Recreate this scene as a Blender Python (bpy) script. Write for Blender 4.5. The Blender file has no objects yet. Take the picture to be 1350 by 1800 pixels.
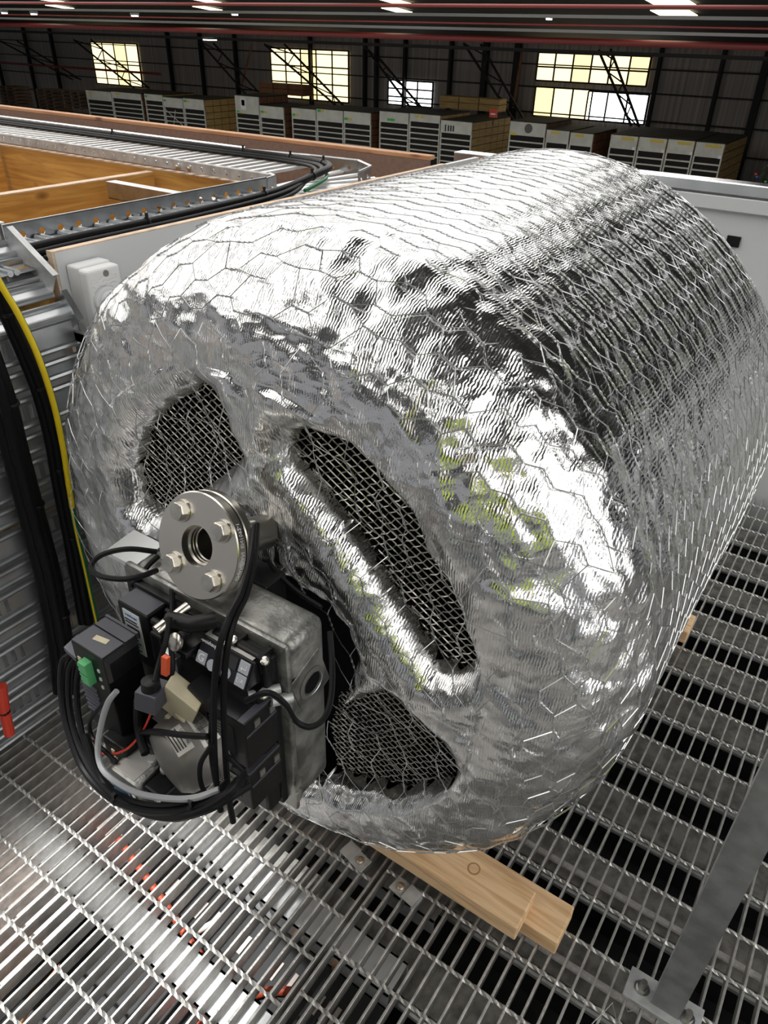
import bpy, bmesh, math, random
import numpy as np
from mathutils import Vector, Matrix
random.seed(7); RNG = np.random.default_rng(7)
S = bpy.context.scene
COL = S.collection

# ------------------------------------------------------------------ camera
F_PX, H_CAM = 1288.66, 1.512
PITCH, ROLL, YAW = .58115, .025396, .58489
def _basis():
    cy, sy, cp, sp = math.cos(YAW), math.sin(YAW), math.cos(PITCH), math.sin(PITCH)
    f = Vector((-sy*cp, cy*cp, -sp)); r = Vector((cy, sy, 0)); u = r.cross(f)
    cr, sr = math.cos(ROLL), math.sin(ROLL)
    return r*cr + u*sr, u*cr - r*sr, f
RT, UP, FW = _basis()
CAMP = Vector((0, 0, H_CAM))
cd = bpy.data.cameras.new('camera'); cam = bpy.data.objects.new('camera', cd); COL.objects.link(cam)
cd.sensor_fit = 'HORIZONTAL'; cd.sensor_width = 36; cd.lens = 36*F_PX/1350
cd.clip_start = .02; cd.clip_end = 300
cam.matrix_world = Matrix(((RT.x, UP.x, -FW.x, 0), (RT.y, UP.y, -FW.y, 0), (RT.z, UP.z, -FW.z, H_CAM), (0, 0, 0, 1)))
S.camera = cam
def U(x, y, X=None, Y=None, z=None):
    """world point seen at photo pixel (x, y), at a real plane X=, Y= or z="""
    d = RT*((x-675)/F_PX) - UP*((y-900)/F_PX) + FW
    t = (z-H_CAM)/d.z if z is not None else (Y/d.y if Y is not None else X/d.x)
    return CAMP + d*t

# ------------------------------------------------------------------ world, lights, exposure
W = bpy.data.worlds.new('world'); S.world = W; W.use_nodes = True
bg = W.node_tree.nodes['Background']
bg.inputs[0].default_value = (.97, .98, 1, 1); bg.inputs[1].default_value = .27
S.view_settings.view_transform = 'Standard'; S.view_settings.look = 'None'
S.view_settings.gamma = 1; S.view_settings.use_curve_mapping = False
S.view_settings.exposure = 0.08
S.cycles.max_bounces = 6; S.cycles.glossy_bounces = 4; S.cycles.diffuse_bounces = 3
S.cycles.sample_clamp_indirect = 6
SKYLIGHT = 2.3
def area(name, loc, target, size, size_y, power, color=(1, 1, 1)):
    l = bpy.data.lights.new(name, 'AREA'); l.shape = 'RECTANGLE'; l.size = size; l.size_y = size_y
    l.energy = power; l.color = color
    o = bpy.data.objects.new(name, l); COL.objects.link(o); o.location = loc
    o.rotation_euler = (Vector(target)-Vector(loc)).to_track_quat('-Z', 'Y').to_euler()
    return o
def spot(name, loc, target, power, ang, blend=.4, color=(1, 1, 1), r=.05):
    l = bpy.data.lights.new(name, 'SPOT'); l.energy = power; l.spot_size = math.radians(ang); l.spot_blend = blend
    l.color = color; l.shadow_soft_size = r
    o = bpy.data.objects.new(name, l); COL.objects.link(o); o.location = loc
    o.rotation_euler = (Vector(target)-Vector(loc)).to_track_quat('-Z', 'Y').to_euler()
    return o
area('assumed_doorway_light', (7.5, 1.5, 1.0), (0, 1.2, .8), 5.0, 4.0, 120, (1, .98, .95))  # unseen, assumed opening; area light added where the foil reflects a bright source
spot('sun_patch_spot', (-1.6, -.9, 4.3), (-.86, .36, 0), 2200, 9, .6, (1, .99, .96), .06)  # added: stands in for the sunbeam through a skylight onto the near grating

# ------------------------------------------------------------------ materials
MATS = {}
def mat(name, col, metal=0., rough=.5, var=0., vscale=8., bump=0., bscale=40., col2=None, emit=None, estr=1., spec=.5, stretch=None, detail=4.):
    if name in MATS: return MATS[name]
    m = bpy.data.materials.new(name); m.use_nodes = True; MATS[name] = m
    nt = m.node_tree; N = nt.nodes; L = nt.links; b = N['Principled BSDF']
    c4 = (*col, 1)
    b.inputs['Base Color'].default_value = c4; b.inputs['Metallic'].default_value = metal
    b.inputs['Roughness'].default_value = rough; b.inputs['Specular IOR Level'].default_value = spec
    if var or bump:
        tc = N.new('ShaderNodeTexCoord'); src = tc.outputs['Object']
        if stretch:
            mp = N.new('ShaderNodeMapping'); mp.inputs['Scale'].default_value = stretch; L.new(src, mp.inputs[0]); src = mp.outputs[0]
    if var:
        n = N.new('ShaderNodeTexNoise'); n.inputs['Scale'].default_value = vscale; n.inputs['Detail'].default_value = detail
        L.new(src, n.inputs['Vector'])
        r = N.new('ShaderNodeValToRGB'); c2 = col2 or tuple(max(0, c*(1-var)) for c in col)
        r.color_ramp.elements[0].color = (*c2, 1); r.color_ramp.elements[1].color = c4
        r.color_ramp.elements[0].position = .36; r.color_ramp.elements[1].position = .62
        L.new(n.outputs[0], r.inputs[0]); L.new(r.outputs[0], b.inputs['Base Color'])
    if bump:
        n2 = N.new('ShaderNodeTexNoise'); n2.inputs['Scale'].default_value = bscale; n2.inputs['Detail'].default_value = 3
        L.new(src, n2.inputs['Vector'])
        bp = N.new('ShaderNodeBump'); bp.inputs['Strength'].default_value = bump; bp.inputs['Distance'].default_value = .004
        L.new(n2.outputs[0], bp.inputs['Height']); L.new(bp.outputs[0], b.inputs['Normal'])
    if emit:
        b.inputs['Emission Color'].default_value = (*emit, 1); b.inputs['Emission Strength'].default_value = estr
    return m
def wood_mat(name, c1, c2, axis, scale=9., rough=.65, knots=True):
    m = bpy.data.materials.new(name); m.use_nodes = True; MATS[name] = m
    nt = m.node_tree; N = nt.nodes; L = nt.links; b = N['Principled BSDF']; b.inputs['Roughness'].default_value = rough
    tc = N.new('ShaderNodeTexCoord'); mp = N.new('ShaderNodeMapping')
    sc = [scale*6]*3; sc[axis] = scale*.5; mp.inputs['Scale'].default_value = sc
    L.new(tc.outputs['Object'], mp.inputs[0])
    n = N.new('ShaderNodeTexNoise'); n.inputs['Scale'].default_value = 1; n.inputs['Detail'].default_value = 5; n.inputs['Distortion'].default_value = 1.2
    L.new(mp.outputs[0], n.inputs['Vector'])
    r = N.new('ShaderNodeValToRGB'); r.color_ramp.elements[0].color = (*c2, 1); r.color_ramp.elements[1].color = (*c1, 1)
    r.color_ramp.elements[0].position = .35; r.color_ramp.elements[1].position = .6
    L.new(n.outputs[0], r.inputs[0]); out = r.outputs[0]
    if knots:
        mk = N.new('ShaderNodeMapping'); s2 = [9.]*3; s2[axis] = 4.5; mk.inputs['Scale'].default_value = s2
        L.new(tc.outputs['Object'], mk.inputs[0])
        v = N.new('ShaderNodeTexVoronoi'); v.inputs['Scale'].default_value = 1; L.new(mk.outputs[0], v.inputs['Vector'])
        rr = N.new('ShaderNodeValToRGB'); rr.color_ramp.elements[0].color = (.35, .28, .22, 1); rr.color_ramp.elements[1].color = (1, 1, 1, 1)
        rr.color_ramp.elements[0].position = .06; rr.color_ramp.elements[1].position = .16
        L.new(v.outputs['Distance'], rr.inputs[0])
        mx = N.new('ShaderNodeMix'); mx.data_type = 'RGBA'; mx.blend_type = 'MULTIPLY'; mx.inputs[0].default_value = 1
        L.new(out, mx.inputs[6]); L.new(rr.outputs[0], mx.inputs[7]); out = mx.outputs[2]
    L.new(out, b.inputs['Base Color'])
    return m
def foil_mat():
    m = bpy.data.materials.new('foil'); m.use_nodes = True; MATS['foil'] = m
    nt = m.node_tree; N = nt.nodes; L = nt.links; b = N['Principled BSDF']
    b.inputs['Base Color'].default_value = (.86, .86, .87, 1); b.inputs['Metallic'].default_value = 1; b.inputs['Roughness'].default_value = .20
    tc = N.new('ShaderNodeTexCoord')
    nz = N.new('ShaderNodeTexNoise'); nz.inputs['Scale'].default_value = 7; nz.inputs['Detail'].default_value = 2
    L.new(tc.outputs['Object'], nz.inputs['Vector'])
    mixv = N.new('ShaderNodeMix'); mixv.data_type = 'VECTOR'; mixv.inputs[0].default_value = .16
    L.new(tc.outputs['Object'], mixv.inputs[4]); L.new(nz.outputs['Color'], mixv.inputs[5])
    def vor(scale, feature='F1'):
        v = N.new('ShaderNodeTexVoronoi'); v.feature = feature; v.inputs['Scale'].default_value = scale
        L.new(mixv.outputs[1], v.inputs['Vector']); return v.outputs['Distance']
    # fine parallel ribs of the creped foil
    w = N.new('ShaderNodeTexWave'); w.wave_type = 'BANDS'; w.bands_direction = 'X'; w.inputs['Scale'].default_value = 85
    w.inputs['Distortion'].default_value = 4; w.inputs['Detail'].default_value = 2; w.inputs['Detail Scale'].default_value = 1.5
    L.new(tc.outputs['Object'], w.inputs['Vector'])
    bp1 = N.new('ShaderNodeBump'); bp1.inputs['Strength'].default_value = .22; bp1.inputs['Distance'].default_value = .012
    L.new(vor(19), bp1.inputs['Height'])
    bp2 = N.new('ShaderNodeBump'); bp2.inputs['Strength'].default_value = .16; bp2.inputs['Distance'].default_value = .006
    L.new(vor(55), bp2.inputs['Height']); L.new(bp1.outputs[0], bp2.inputs['Normal'])
    bp3 = N.new('ShaderNodeBump'); bp3.inputs['Strength'].default_value = .15; bp3.inputs['Distance'].default_value = .003
    L.new(w.outputs[1], bp3.inputs['Height']); L.new(bp2.outputs[0], bp3.inputs['Normal'])
    L.new(bp3.outputs[0], b.inputs['Normal'])
    return m
foil_mat()
wood_mat('pine_x', (.88, .62, .37), (.66, .40, .20), 0)
wood_mat('ply_y', (.64, .36, .09), (.44, .22, .045), 1, 6)
wood_mat('ply_x', (.62, .35, .09), (.42, .21, .045), 0, 6)
wood_mat('pine_rail', (.55, .30, .16), (.42, .20, .10), 0, 6)
mat('pine_edge', (.76, .57, .42), rough=.6, var=.25, vscale=30)
mat('mdf', (.23, .145, .115), rough=.8, var=.15, vscale=60)
mat('wire', (.72, .73, .74), 1, .28)
mat('screen_wire', (.52, .50, .46), 1, .4)
mat('black_inside', (.006, .006, .007), 0, .9, spec=.1)
mat('galv', (.56, .58, .60), 1, .32, var=.22, vscale=18, bump=.08, bscale=60)
mat('galv_dull', (.60, .61, .62), .45, .46, var=.3, vscale=22, bump=.15, bscale=120)
mat('galv_grate', (.60, .59, .57), .75, .42, var=.3, vscale=40, bump=.3, bscale=200)
mat('galv_bright', (.80, .82, .84), 1, .22, var=.1, vscale=12)
mat('galv_rung', (.82, .84, .86), .45, .35, var=.12, vscale=14)  # galvanised steel painted brighter: sky reflection on rungs, sun bands on channels
mat('key_navy', (.010, .011, .018), 0, .3)
mat('galv_strip', (.50, .52, .54), .85, .34, var=.2, vscale=14)  # darker copy of the rung steel, with the vertical tray's shade in its colour
mat('zinc', (.74, .71, .66), 1, .30, var=.2, vscale=50)
mat('stainless', (.80, .76, .70), 1, .27, var=.06, vscale=5)
mat('stainless_dark', (.42, .40, .37), 1, .3)
mat('cast_alu', (.46, .46, .44), .9, .42, var=.62, vscale=26, bump=.25, bscale=160, detail=8)
mat('cast_grey', (.22, .21, .20), .6, .5, var=.2, vscale=20)
mat('black_plastic', (.006, .006, .007), 0, .42, bump=.05, bscale=400, spec=.3)
mat('black_gloss', (.010, .010, .012), 0, .22)
mat('dark_lid', (.06, .06, .078), 0, .38, bump=.05, bscale=300)
mat('black_cable', (.006, .006, .007), 0, .48, spec=.18)
mat('grey_cable', (.33, .34, .36), 0, .4)
mat('yellow', (.85, .62, .01), 0, .4)
mat('green_wire', (.01, .16, .05), 0, .4)
mat('green_plug', (.10, .42, .17), 0, .45)
mat('red', (.62, .045, .02), 0, .4)
mat('blue', (.05, .12, .55), 0, .4)
mat('cream', (.62, .56, .40), 0, .5, var=.15, vscale=30)
mat('white_label', (.72, .78, .80), 0, .5)
mat('label_silver', (.55, .54, .52), .5, .4)
mat('ink', (.015, .015, .018), 0, .6)
mat('button_grey', (.42, .44, .50), 0, .45)
mat('button_text', (.85, .85, .88), 0, .5)
mat('lcd', (.025, .03, .028), 0, .15)
mat('clear_window', (.10, .20, .30), 0, .1)
mat('panel_grey', (.62, .64, .65), 0, .42)
mat('abs_grey', (.74, .75, .76), 0, .35)
mat('knob_grey', (.62, .63, .65), 0, .4)
mat('concrete', (.46, .45, .43), 0, .9, var=.3, vscale=1.2)
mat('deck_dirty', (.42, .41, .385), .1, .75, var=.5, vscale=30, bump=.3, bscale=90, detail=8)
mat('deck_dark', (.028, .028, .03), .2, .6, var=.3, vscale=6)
mat('conduit_white', (.92, .88, .88), 0, .6, var=.2, vscale=120)
mat('pale_board', (.50, .43, .40), 0, .7)
mat('copper', (.55, .30, .16), .5, .5)
mat('far_sheet', (.40, .36, .33), .2, .7, var=.45, vscale=1.0, stretch=(7, 1, .05))  # streaked colour paints the light and shade of the corrugations
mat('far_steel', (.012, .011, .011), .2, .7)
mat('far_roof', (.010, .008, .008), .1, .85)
mat('far_red', (.15, .016, .014), .1, .5)
mat('far_grey', (.10, .10, .097), .4, .5)
mat('crate_white', (.58, .59, .55), 0, .7, var=.15, vscale=3)
mat('crate_wood', (.50, .33, .12), 0, .75, var=.25, vscale=2, stretch=(1, 1, 8))
mat('crate_dark', (.010, .009, .008), 0, .9)
mat('crate_top', (.045, .04, .032), 0, .85, var=.4, vscale=1)
mat('crate_brown', (.20, .085, .035), 0, .8, var=.3, vscale=2)
mat('tag_green', (.05, .42, .08), 0, .6)
mat('tag_yellow', (.60, .47, .08), 0, .6)
mat('pallet', (.13, .085, .055), 0, .85, var=.3, vscale=2)
mat('sheet_glow', (.9, .75, .4), 0, .6, emit=(1, .82, .45), estr=1.8)
mat('sheet_glow_deep', (.9, .75, .4), 0, .6, emit=(1, .77, .36), estr=1.6)
mat('window_glow', (.9, .95, 1), 0, .4, emit=(.93, .97, 1), estr=3.5)
mat('skylight', (.9, .9, .85), 0, .5, emit=(1, .98, .94), estr=SKYLIGHT)
mat('skylight_far', (.9, .9, .8), 0, .5, emit=(1, .88, .60), estr=3)
mat('lamp', (1, 1, 1), 0, .4, emit=(.95, 1, 1), estr=8)
mat('lamp_blue', (1, 1, 1), 0, .4, emit=(.8, .95, 1), estr=14)
mat('fir', (.012, .022, .012), 0, .8)
mat('white_paint', (.75, .75, .75), 0, .5)
mat('red_dark', (.32, .05, .02), 0, .5)
mat('hivis', (.80, 1.0, .02), 0, .7, emit=None)
mat('navy', (.02, .05, .07), 0, .85)
mat('skin', (.55, .33, .24), 0, .55)
mat('hair', (.03, .02, .015), 0, .7)
mat('knot_brown', (.42, .24, .11), 0, .7)
mat('hot_tag', (.75, .10, .03), 0, .45)

# ------------------------------------------------------------------ mesh helpers
def rot_to(d):
    return Vector(d).normalized().to_track_quat('Z', 'Y').to_matrix()
class MB:
    def __init__(s): s.v = []; s.f = []
    def add(s, vs, fs):
        o = len(s.v); s.v += [tuple(v) for v in vs]; s.f += [tuple(i+o for i in f) for f in fs]; return s
    def box(s, x0, x1, y0, y1, z0, z1):
        vs = [(x, y, z) for x in (x0, x1) for y in (y0, y1) for z in (z0, z1)]
        return s.add(vs, [(0, 1, 3, 2), (4, 6, 7, 5), (0, 4, 5, 1), (2, 3, 7, 6), (0, 2, 6, 4), (1, 5, 7, 3)])
    def obox(s, c, ax, ay, az):   # centre and three half-axis vectors
        c, ax, ay, az = map(Vector, (c, ax, ay, az))
        vs = [c+ax*i+ay*j+az*k for i in (-1, 1) for j in (-1, 1) for k in (-1, 1)]
        return s.add(vs, [(0, 1, 3, 2), (4, 6, 7, 5), (0, 4, 5, 1), (2, 3, 7, 6), (0, 2, 6, 4), (1, 5, 7, 3)])
    def hexa(s, bot, top):        # two quads
        n = len(bot)
        return s.add(list(bot)+list(top), [tuple(range(n-1, -1, -1)), tuple(range(n, 2*n))]+[(i, (i+1) % n, n+(i+1) % n, n+i) for i in range(n)])
    def tube(s, pts, r, n=8, caps=True, rs=None):
        pts = [Vector(p) for p in pts]; k = len(pts); vs = []; fs = []
        t0 = (pts[1]-pts[0]).normalized(); ref = Vector((0, 0, 1)) if abs(t0.z) < .9 else Vector((1, 0, 0))
        u = t0.cross(ref).normalized()
        for i, p in enumerate(pts):
            t = (pts[min(i+1, k-1)]-pts[max(i-1, 0)]); t = t.normalized() if t.length > 1e-9 else t0
            u = (u - t*u.dot(t)); u = u.normalized() if u.length > 1e-6 else t.orthogonal().normalized()
            w = t.cross(u); rr = rs[i] if rs else r
            for j in range(n):
                a = 2*math.pi*j/n; vs.append(p+u*(rr*math.cos(a))+w*(rr*math.sin(a)))
        for i in range(k-1):
            for j in range(n):
                fs.append((i*n+j, i*n+(j+1) % n, (i+1)*n+(j+1) % n, (i+1)*n+j))
        if caps: fs += [tuple(range(n-1, -1, -1)), tuple((k-1)*n+j for j in range(n))]
        return s.add(vs, fs)
    def lathe(s, prof, o, axis, n=32, close=True):   # prof [(r, h)] around axis at o
        M = rot_to(axis); o = Vector(o); vs = []; fs = []
        for r, h in prof:
            for j in range(n):
                a = 2*math.pi*j/n; vs.append(o+M @ Vector((r*math.cos(a), r*math.sin(a), h)))
        k = len(prof)
        for i in range(k-1):
            for j in range(n): fs.append((i*n+j, i*n+(j+1) % n, (i+1)*n+(j+1) % n, (i+1)*n+j))
        if close: fs += [tuple(range(n-1, -1, -1)), tuple((k-1)*n+j for j in range(n))]
        return s.add(vs, fs)
    def prism(s, poly, d):        # polygon of 3-D points extruded by vector d
        d = Vector(d); return s.hexa([Vector(p) for p in poly], [Vector(p)+d for p in poly])
    def build(s, name, m, parent=None, bevel=0., smooth=False, seg=2):
        me = bpy.data.meshes.new(name); me.from_pydata(s.v, [], s.f); me.update()
        bm = bmesh.new(); bm.from_mesh(me); bmesh.ops.recalc_face_normals(bm, faces=bm.faces)
        if bevel:
            es = [e for e in bm.edges if len(e.link_faces) == 2 and e.calc_face_angle(0) > .5]
            bmesh.ops.bevel(bm, geom=es, offset=bevel, segments=seg, profile=.5, affect='EDGES', clamp_overlap=True)
        bm.to_mesh(me); bm.free()
        return obj(name, me, m, parent, smooth)
def obj(name, me, m, parent=None, smooth=False):
    if m and not me.materials: me.materials.append(MATS[m] if isinstance(m, str) else m)
    if smooth:
        me.polygons.foreach_set('use_smooth', [True]*len(me.polygons)); 
        try: me.set_sharp_from_angle(angle=math.radians(42))
        except Exception: pass
    o = bpy.data.objects.new(name, me); COL.objects.link(o)
    if parent: o.parent = parent
    return o
def shared(name, src, parent, loc):
    o = src.copy(); o.name = name; COL.objects.link(o); o.parent = parent; o.location = loc; return o
def tag(o, label, cat=None, group=None, kind=None):
    o['label'] = label
    if cat: o['category'] = cat
    if group: o['group'] = group
    if kind: o['kind'] = kind
    return o
def thing(name, label, cat, loc=(0, 0, 0), group=None, kind=None):
    """an Empty at the thing's base; parts keep world coordinates through the inverse"""
    o = bpy.data.objects.new(name, None); COL.objects.link(o); o.location = loc; o.empty_display_size = .05
    bpy.context.view_layer.update() if False else None
    return tag(o, label, cat, group, kind)
def fixparents():
    for o in bpy.data.objects:
        if o.parent: o.matrix_parent_inverse = root_matrix(o.parent).inverted()
def root_matrix(o):
    m = Matrix.Translation(o.location)
    return m
def spline(pts, k=8):
    p = [Vector(q) for q in pts]; p = [p[0]*2-p[1]]+p+[p[-1]*2-p[-2]]; out = []
    for i in range(1, len(p)-2):
        for j in range(k):
            t = j/k; a, b, c, d = p[i-1:i+3]
            out.append(.5*((2*b)+(c-a)*t+(2*a-5*b+4*c-d)*t*t+(3*b-a-3*c+d)*t**3))
    out.append(p[-2]); return out
def text_mesh(s, size, extrude=.0002, font_spacing=1.):
    c = bpy.data.curves.new('t', 'FONT'); c.body = s; c.size = size; c.extrude = extrude; c.align_x = 'CENTER'; c.align_y = 'CENTER'
    c.space_character = font_spacing; c.resolution_u = 2
    o = bpy.data.objects.new('t', c); COL.objects.link(o)
    dg = bpy.context.evaluated_depsgraph_get(); me = bpy.data.meshes.new_from_object(o.evaluated_get(dg))
    bpy.data.objects.remove(o); bpy.data.curves.remove(c)
    return me
def lettering(s, size, o, right, up, m, parent, name='lettering'):
    me = text_mesh(s, size); r = Vector(right).normalized(); u = Vector(up); u = (u-r*u.dot(r)).normalized(); n = r.cross(u)
    me.transform(Matrix(((r.x, u.x, n.x, o[0]), (r.y, u.y, n.y, o[1]), (r.z, u.z, n.z, o[2]), (0, 0, 0, 1))))
    me.materials.clear()
    return obj(name, me, m, parent)

# numpy gradient noise
_P = RNG.permutation(256); _G = RNG.normal(size=(256, 3)); _G /= np.linalg.norm(_G, axis=1)[:, None]
def pn(p):
    i = np.floor(p).astype(int); f = p-i; w = f*f*f*(f*(f*6-15)+10); out = 0
    for a in (0, 1):
        for b in (0, 1):
            for c in (0, 1):
                h = _P[(_P[(_P[(i[:, 0]+a) & 255]+i[:, 1]+b) & 255]+i[:, 2]+c) & 255]
                d = f-np.array([a, b, c]); g = (_G[h]*d).sum(1)
                out = out+g*(w[:, 0] if a else 1-w[:, 0])*(w[:, 1] if b else 1-w[:, 1])*(w[:, 2] if c else 1-w[:, 2])
    return out
def ridge(p): return .5-np.abs(pn(p))*1.6

def crumple(p, f):
    return np.maximum(pn(p*f+1.7), pn(p*f*1.13+31.3))+np.minimum(pn(p*f*.9+57.1), pn(p*f*1.21+83.9))

# =================================================================== THE WAREHOUSE
GZ = -4.0; YW = 38.0; YC = 30.6
fl = MB().box(-80, 30, -25, YW+.5, GZ-.2, GZ).build('floor', 'concrete'); tag(fl, 'dark concrete warehouse floor far below the platform', kind='structure')
wl = MB().box(-80, 12, YW, YW+.15, GZ, 1.35).build('wall_far', 'far_sheet'); tag(wl, 'dark corrugated sheet wall with black girts behind the racks', kind='structure')
# girts and columns on the far wall
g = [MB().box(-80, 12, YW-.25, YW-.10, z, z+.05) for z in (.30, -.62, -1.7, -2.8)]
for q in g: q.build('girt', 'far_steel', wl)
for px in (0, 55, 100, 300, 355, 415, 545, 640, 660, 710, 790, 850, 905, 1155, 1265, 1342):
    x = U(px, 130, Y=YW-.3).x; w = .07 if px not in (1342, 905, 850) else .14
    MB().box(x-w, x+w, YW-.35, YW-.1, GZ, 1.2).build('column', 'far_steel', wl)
# roof, sloping up towards the camera
def roofz(y): return 1.12+(YW-y)*.095
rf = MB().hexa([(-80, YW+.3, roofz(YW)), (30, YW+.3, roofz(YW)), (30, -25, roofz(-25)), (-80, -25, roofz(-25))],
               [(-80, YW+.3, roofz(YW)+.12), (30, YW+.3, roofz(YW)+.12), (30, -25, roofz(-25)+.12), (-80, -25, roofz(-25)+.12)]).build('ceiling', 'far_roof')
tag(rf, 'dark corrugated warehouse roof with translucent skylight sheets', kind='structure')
def roof_sheet(x0, x1, y0, y1, m, dz=.03):
    MB().hexa([(x0, y0, roofz(y0)-dz-.02), (x1, y0, roofz(y0)-dz-.02), (x1, y1, roofz(y1)-dz-.02), (x0, y1, roofz(y1)-dz-.02)],
              [(x0, y0, roofz(y0)-dz), (x1, y0, roofz(y0)-dz), (x1, y1, roofz(y1)-dz), (x0, y1, roofz(y1)-dz)]).build('skylight', m, rf)
for px, w in ((75, .85), (350, .75), (683, .7), (1172, 1.15)):
    c = U(px, 4, Y=24.5).x; roof_sheet(c-w/2, c+w/2, 23.2, 25.6, 'skylight_far')
    c = U(px+(28 if px < 100 else 12), 18, Y=26.8).x; roof_sheet(c-w/2, c+w/2, 26.4, 27.4, 'skylight_far')
for x, y0, y1, hw in ((-2.6, -5, 8, 1.5), (-8.4, -7, 21, 2.2), (-14.3, -7, 21, 2.2), (-4.6, 9, 21, 1.4), (-20.2, -4, 21, 2.2), (-26, 4, 21, 2.2), (-32, 5, 21, 2.2), (-38, 6, 21, 2.2), (8.6, -9, 6, 2.2), (3.9, -9, 2.5, 1.5)):  # unseen overhead sheets, added and widened to light the foil, timbers and racks
    for k in range(max(1, round((y1-y0)/4.5))):
        n_ = max(1, round((y1-y0)/4.5)); ya = y0+(y1-y0)*k/n_; yb = y0+(y1-y0)*(k+1)/n_-.35
        roof_sheet(x-hw, x+hw, ya, yb, 'skylight')
def beam(name, py, Y, w, h, m, label, cat, px=675, x0=-60, x1=10, group=None):
    p = U(px, py, Y=Y)
    if name.startswith('red'):
        o = MB().tube([(x0, Y, p.z), (x1, Y, p.z)], w/2, 12).build(name, m, smooth=True)
    else:
        o = MB().box(x0, x1, Y-w/2, Y+w/2, p.z-h, p.z).add([], []).box(x0, x1, Y-w/2-.03, Y+w/2+.03, p.z-h-.015, p.z-h).build(name, m)
    return tag(o, label, cat, group)
beam('red_pipe', 63, 24, .17, 0, 'far_red', 'thickest dark red pipe under the roof, just above the window tops', 'pipe')
beam('red_pipe', 9, 15, .06, 0, 'far_red', 'thin red pipe along the top edge above the roof beams', 'pipe')
beam('red_pipe', 38, 22, .05, 0, 'far_red', 'thin dark red pipe between the two grey roof purlins', 'pipe')
beam('red_pipe', 120, 33, .12, 0, 'far_red', 'short red pipe crossing the leftmost yellow window', 'pipe', px=140, x0=-75, x1=U(283, 130, Y=33).x)
beam('roof_purlin', 22, 18, .10, .045, 'far_grey', 'upper grey steel purlin crossing below the skylight patches', 'beam')
beam('roof_purlin', 45, 21, .10, .05, 'far_grey', 'lower grey steel purlin just above the thick red pipe', 'beam')
beam('roof_purlin', 76, 30, .14, .10, 'far_steel', 'black purlin under the thick red pipe, along the wall top', 'beam')
# windows of the far wall
def window(name, x0, y0, x1, y1, m, label, nmul=3, nh=1, frame=True):
    a, b = U(x0, y0, Y=YW-.05), U(x1, y1, Y=YW-.05)
    o = bpy.data.objects.new(name, None); COL.objects.link(o); o.location = (a.x, YW, b.z); tag(o, label, kind='structure')
    n = nmul
    for i in range(n):
        xa = a.x+(b.x-a.x)*i/n; xb = a.x+(b.x-a.x)*(i+1)/n
        MB().box(xa+.02, xb-.02, YW-.09, YW-.05, b.z, a.z).build('pane', m if (i*7+len(label)) % 3 or m == 'window_glow' else 'sheet_glow_deep', o)
    for i in range(n+1):
        xa = a.x+(b.x-a.x)*i/n; MB().box(xa-.035, xa+.035, YW-.14, YW-.05, b.z, a.z).build('mullion', 'far_steel', o)
    for i in range(nh+2):
        z = b.z+(a.z-b.z)*i/(nh+1); MB().box(a.x, b.x, YW-.15, YW-.04, z-.035, z+.035).build('rail', 'far_steel', o)
    return o
window('window_1', 160, 74, 252, 153, 'sheet_glow', 'leftmost glowing yellow translucent sheet window, above the pallets', 4, 1)
window('window_2', 476, 84, 614, 181, 'sheet_glow', 'middle glowing yellow translucent sheet window crossed by a lattice brace', 5, 2)
window('window_3', 684, 140, 760, 189, 'window_glow', 'small white clear glazed window between the yellow ones', 3, 2)
window('window_4', 948, 92, 1136, 152, 'sheet_glow', 'upper part of the widest yellow translucent window, right of centre', 6, 1)
window('window_5', 943, 152, 1035, 211, 'sheet_glow', 'lower yellow translucent sheet beside the bright white panes', 3, 0)
window('window_6', 1036, 160, 1132, 219, 'window_glow', 'bright white glazed window at lower right of widest yellow window', 3, 0)
# lattice braces
def brace(p0, p1, q0, q1, Y, n, label):
    a0, a1, b0, b1 = (U(*p, Y=Y) for p in (p0, p1, q0, q1))
    o = thing('lattice_brace', label, 'brace', (a1.x, Y, a1.z), 'lattice braces in front of the far wall')
    for a, b in ((a0, a1), (b0, b1)): MB().tube([a, b], .055, 6).build('chord', 'far_steel', o)
    for i in range(n):
        t, t2 = i/n, (i+1)/n
        p, q = a0.lerp(a1, t), b0.lerp(b1, t2)
        if i % 2: p, q = b0.lerp(b1, t), a0.lerp(a1, t2)
        MB().tube([p, q], .03, 5).build('web', 'far_steel', o)
YB = 35.5
brace((1052, 88), (1110, 222), (1073, 86), (1124, 224), YB, 7, 'steep lattice brace in front of the widest yellow window')
brace((815, 76), (905, 215), (845, 78), (922, 212), YB, 6, 'lattice brace right of the small white window, above the tagged racks')
brace((465, 78), (590, 185), (500, 78), (603, 185), YB, 6, 'lattice brace crossing the middle yellow window')
brace((350, 72), (432, 165), (375, 76), (455, 162), YB, 5, 'lattice brace on dark wall left of the middle yellow window')
brace((0, 72), (128, 140), (30, 72), (142, 140), YB, 5, 'lattice brace at the far left above the pallets')
brace((130, 70), (236, 155), (160, 70), (262, 155), YB, 5, 'lattice brace crossing the leftmost yellow window')
brace((640, 80), (722, 190), (664, 100), (740, 188), YB, 5, 'lattice brace crossing the small white window')
for (p, q, lab) in (((443, 78), (425, 150), 'slim timber prop leaning on the dark wall left of the middle window'),
                    ((918, 88), (902, 190), 'slim timber prop leaning on the dark wall left of the widest window')):
    o = MB().tube([U(*p, Y=36), U(*q, Y=36)], .07, 4).build('timber_prop', 'crate_brown'); tag(o, lab, 'prop')
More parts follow.
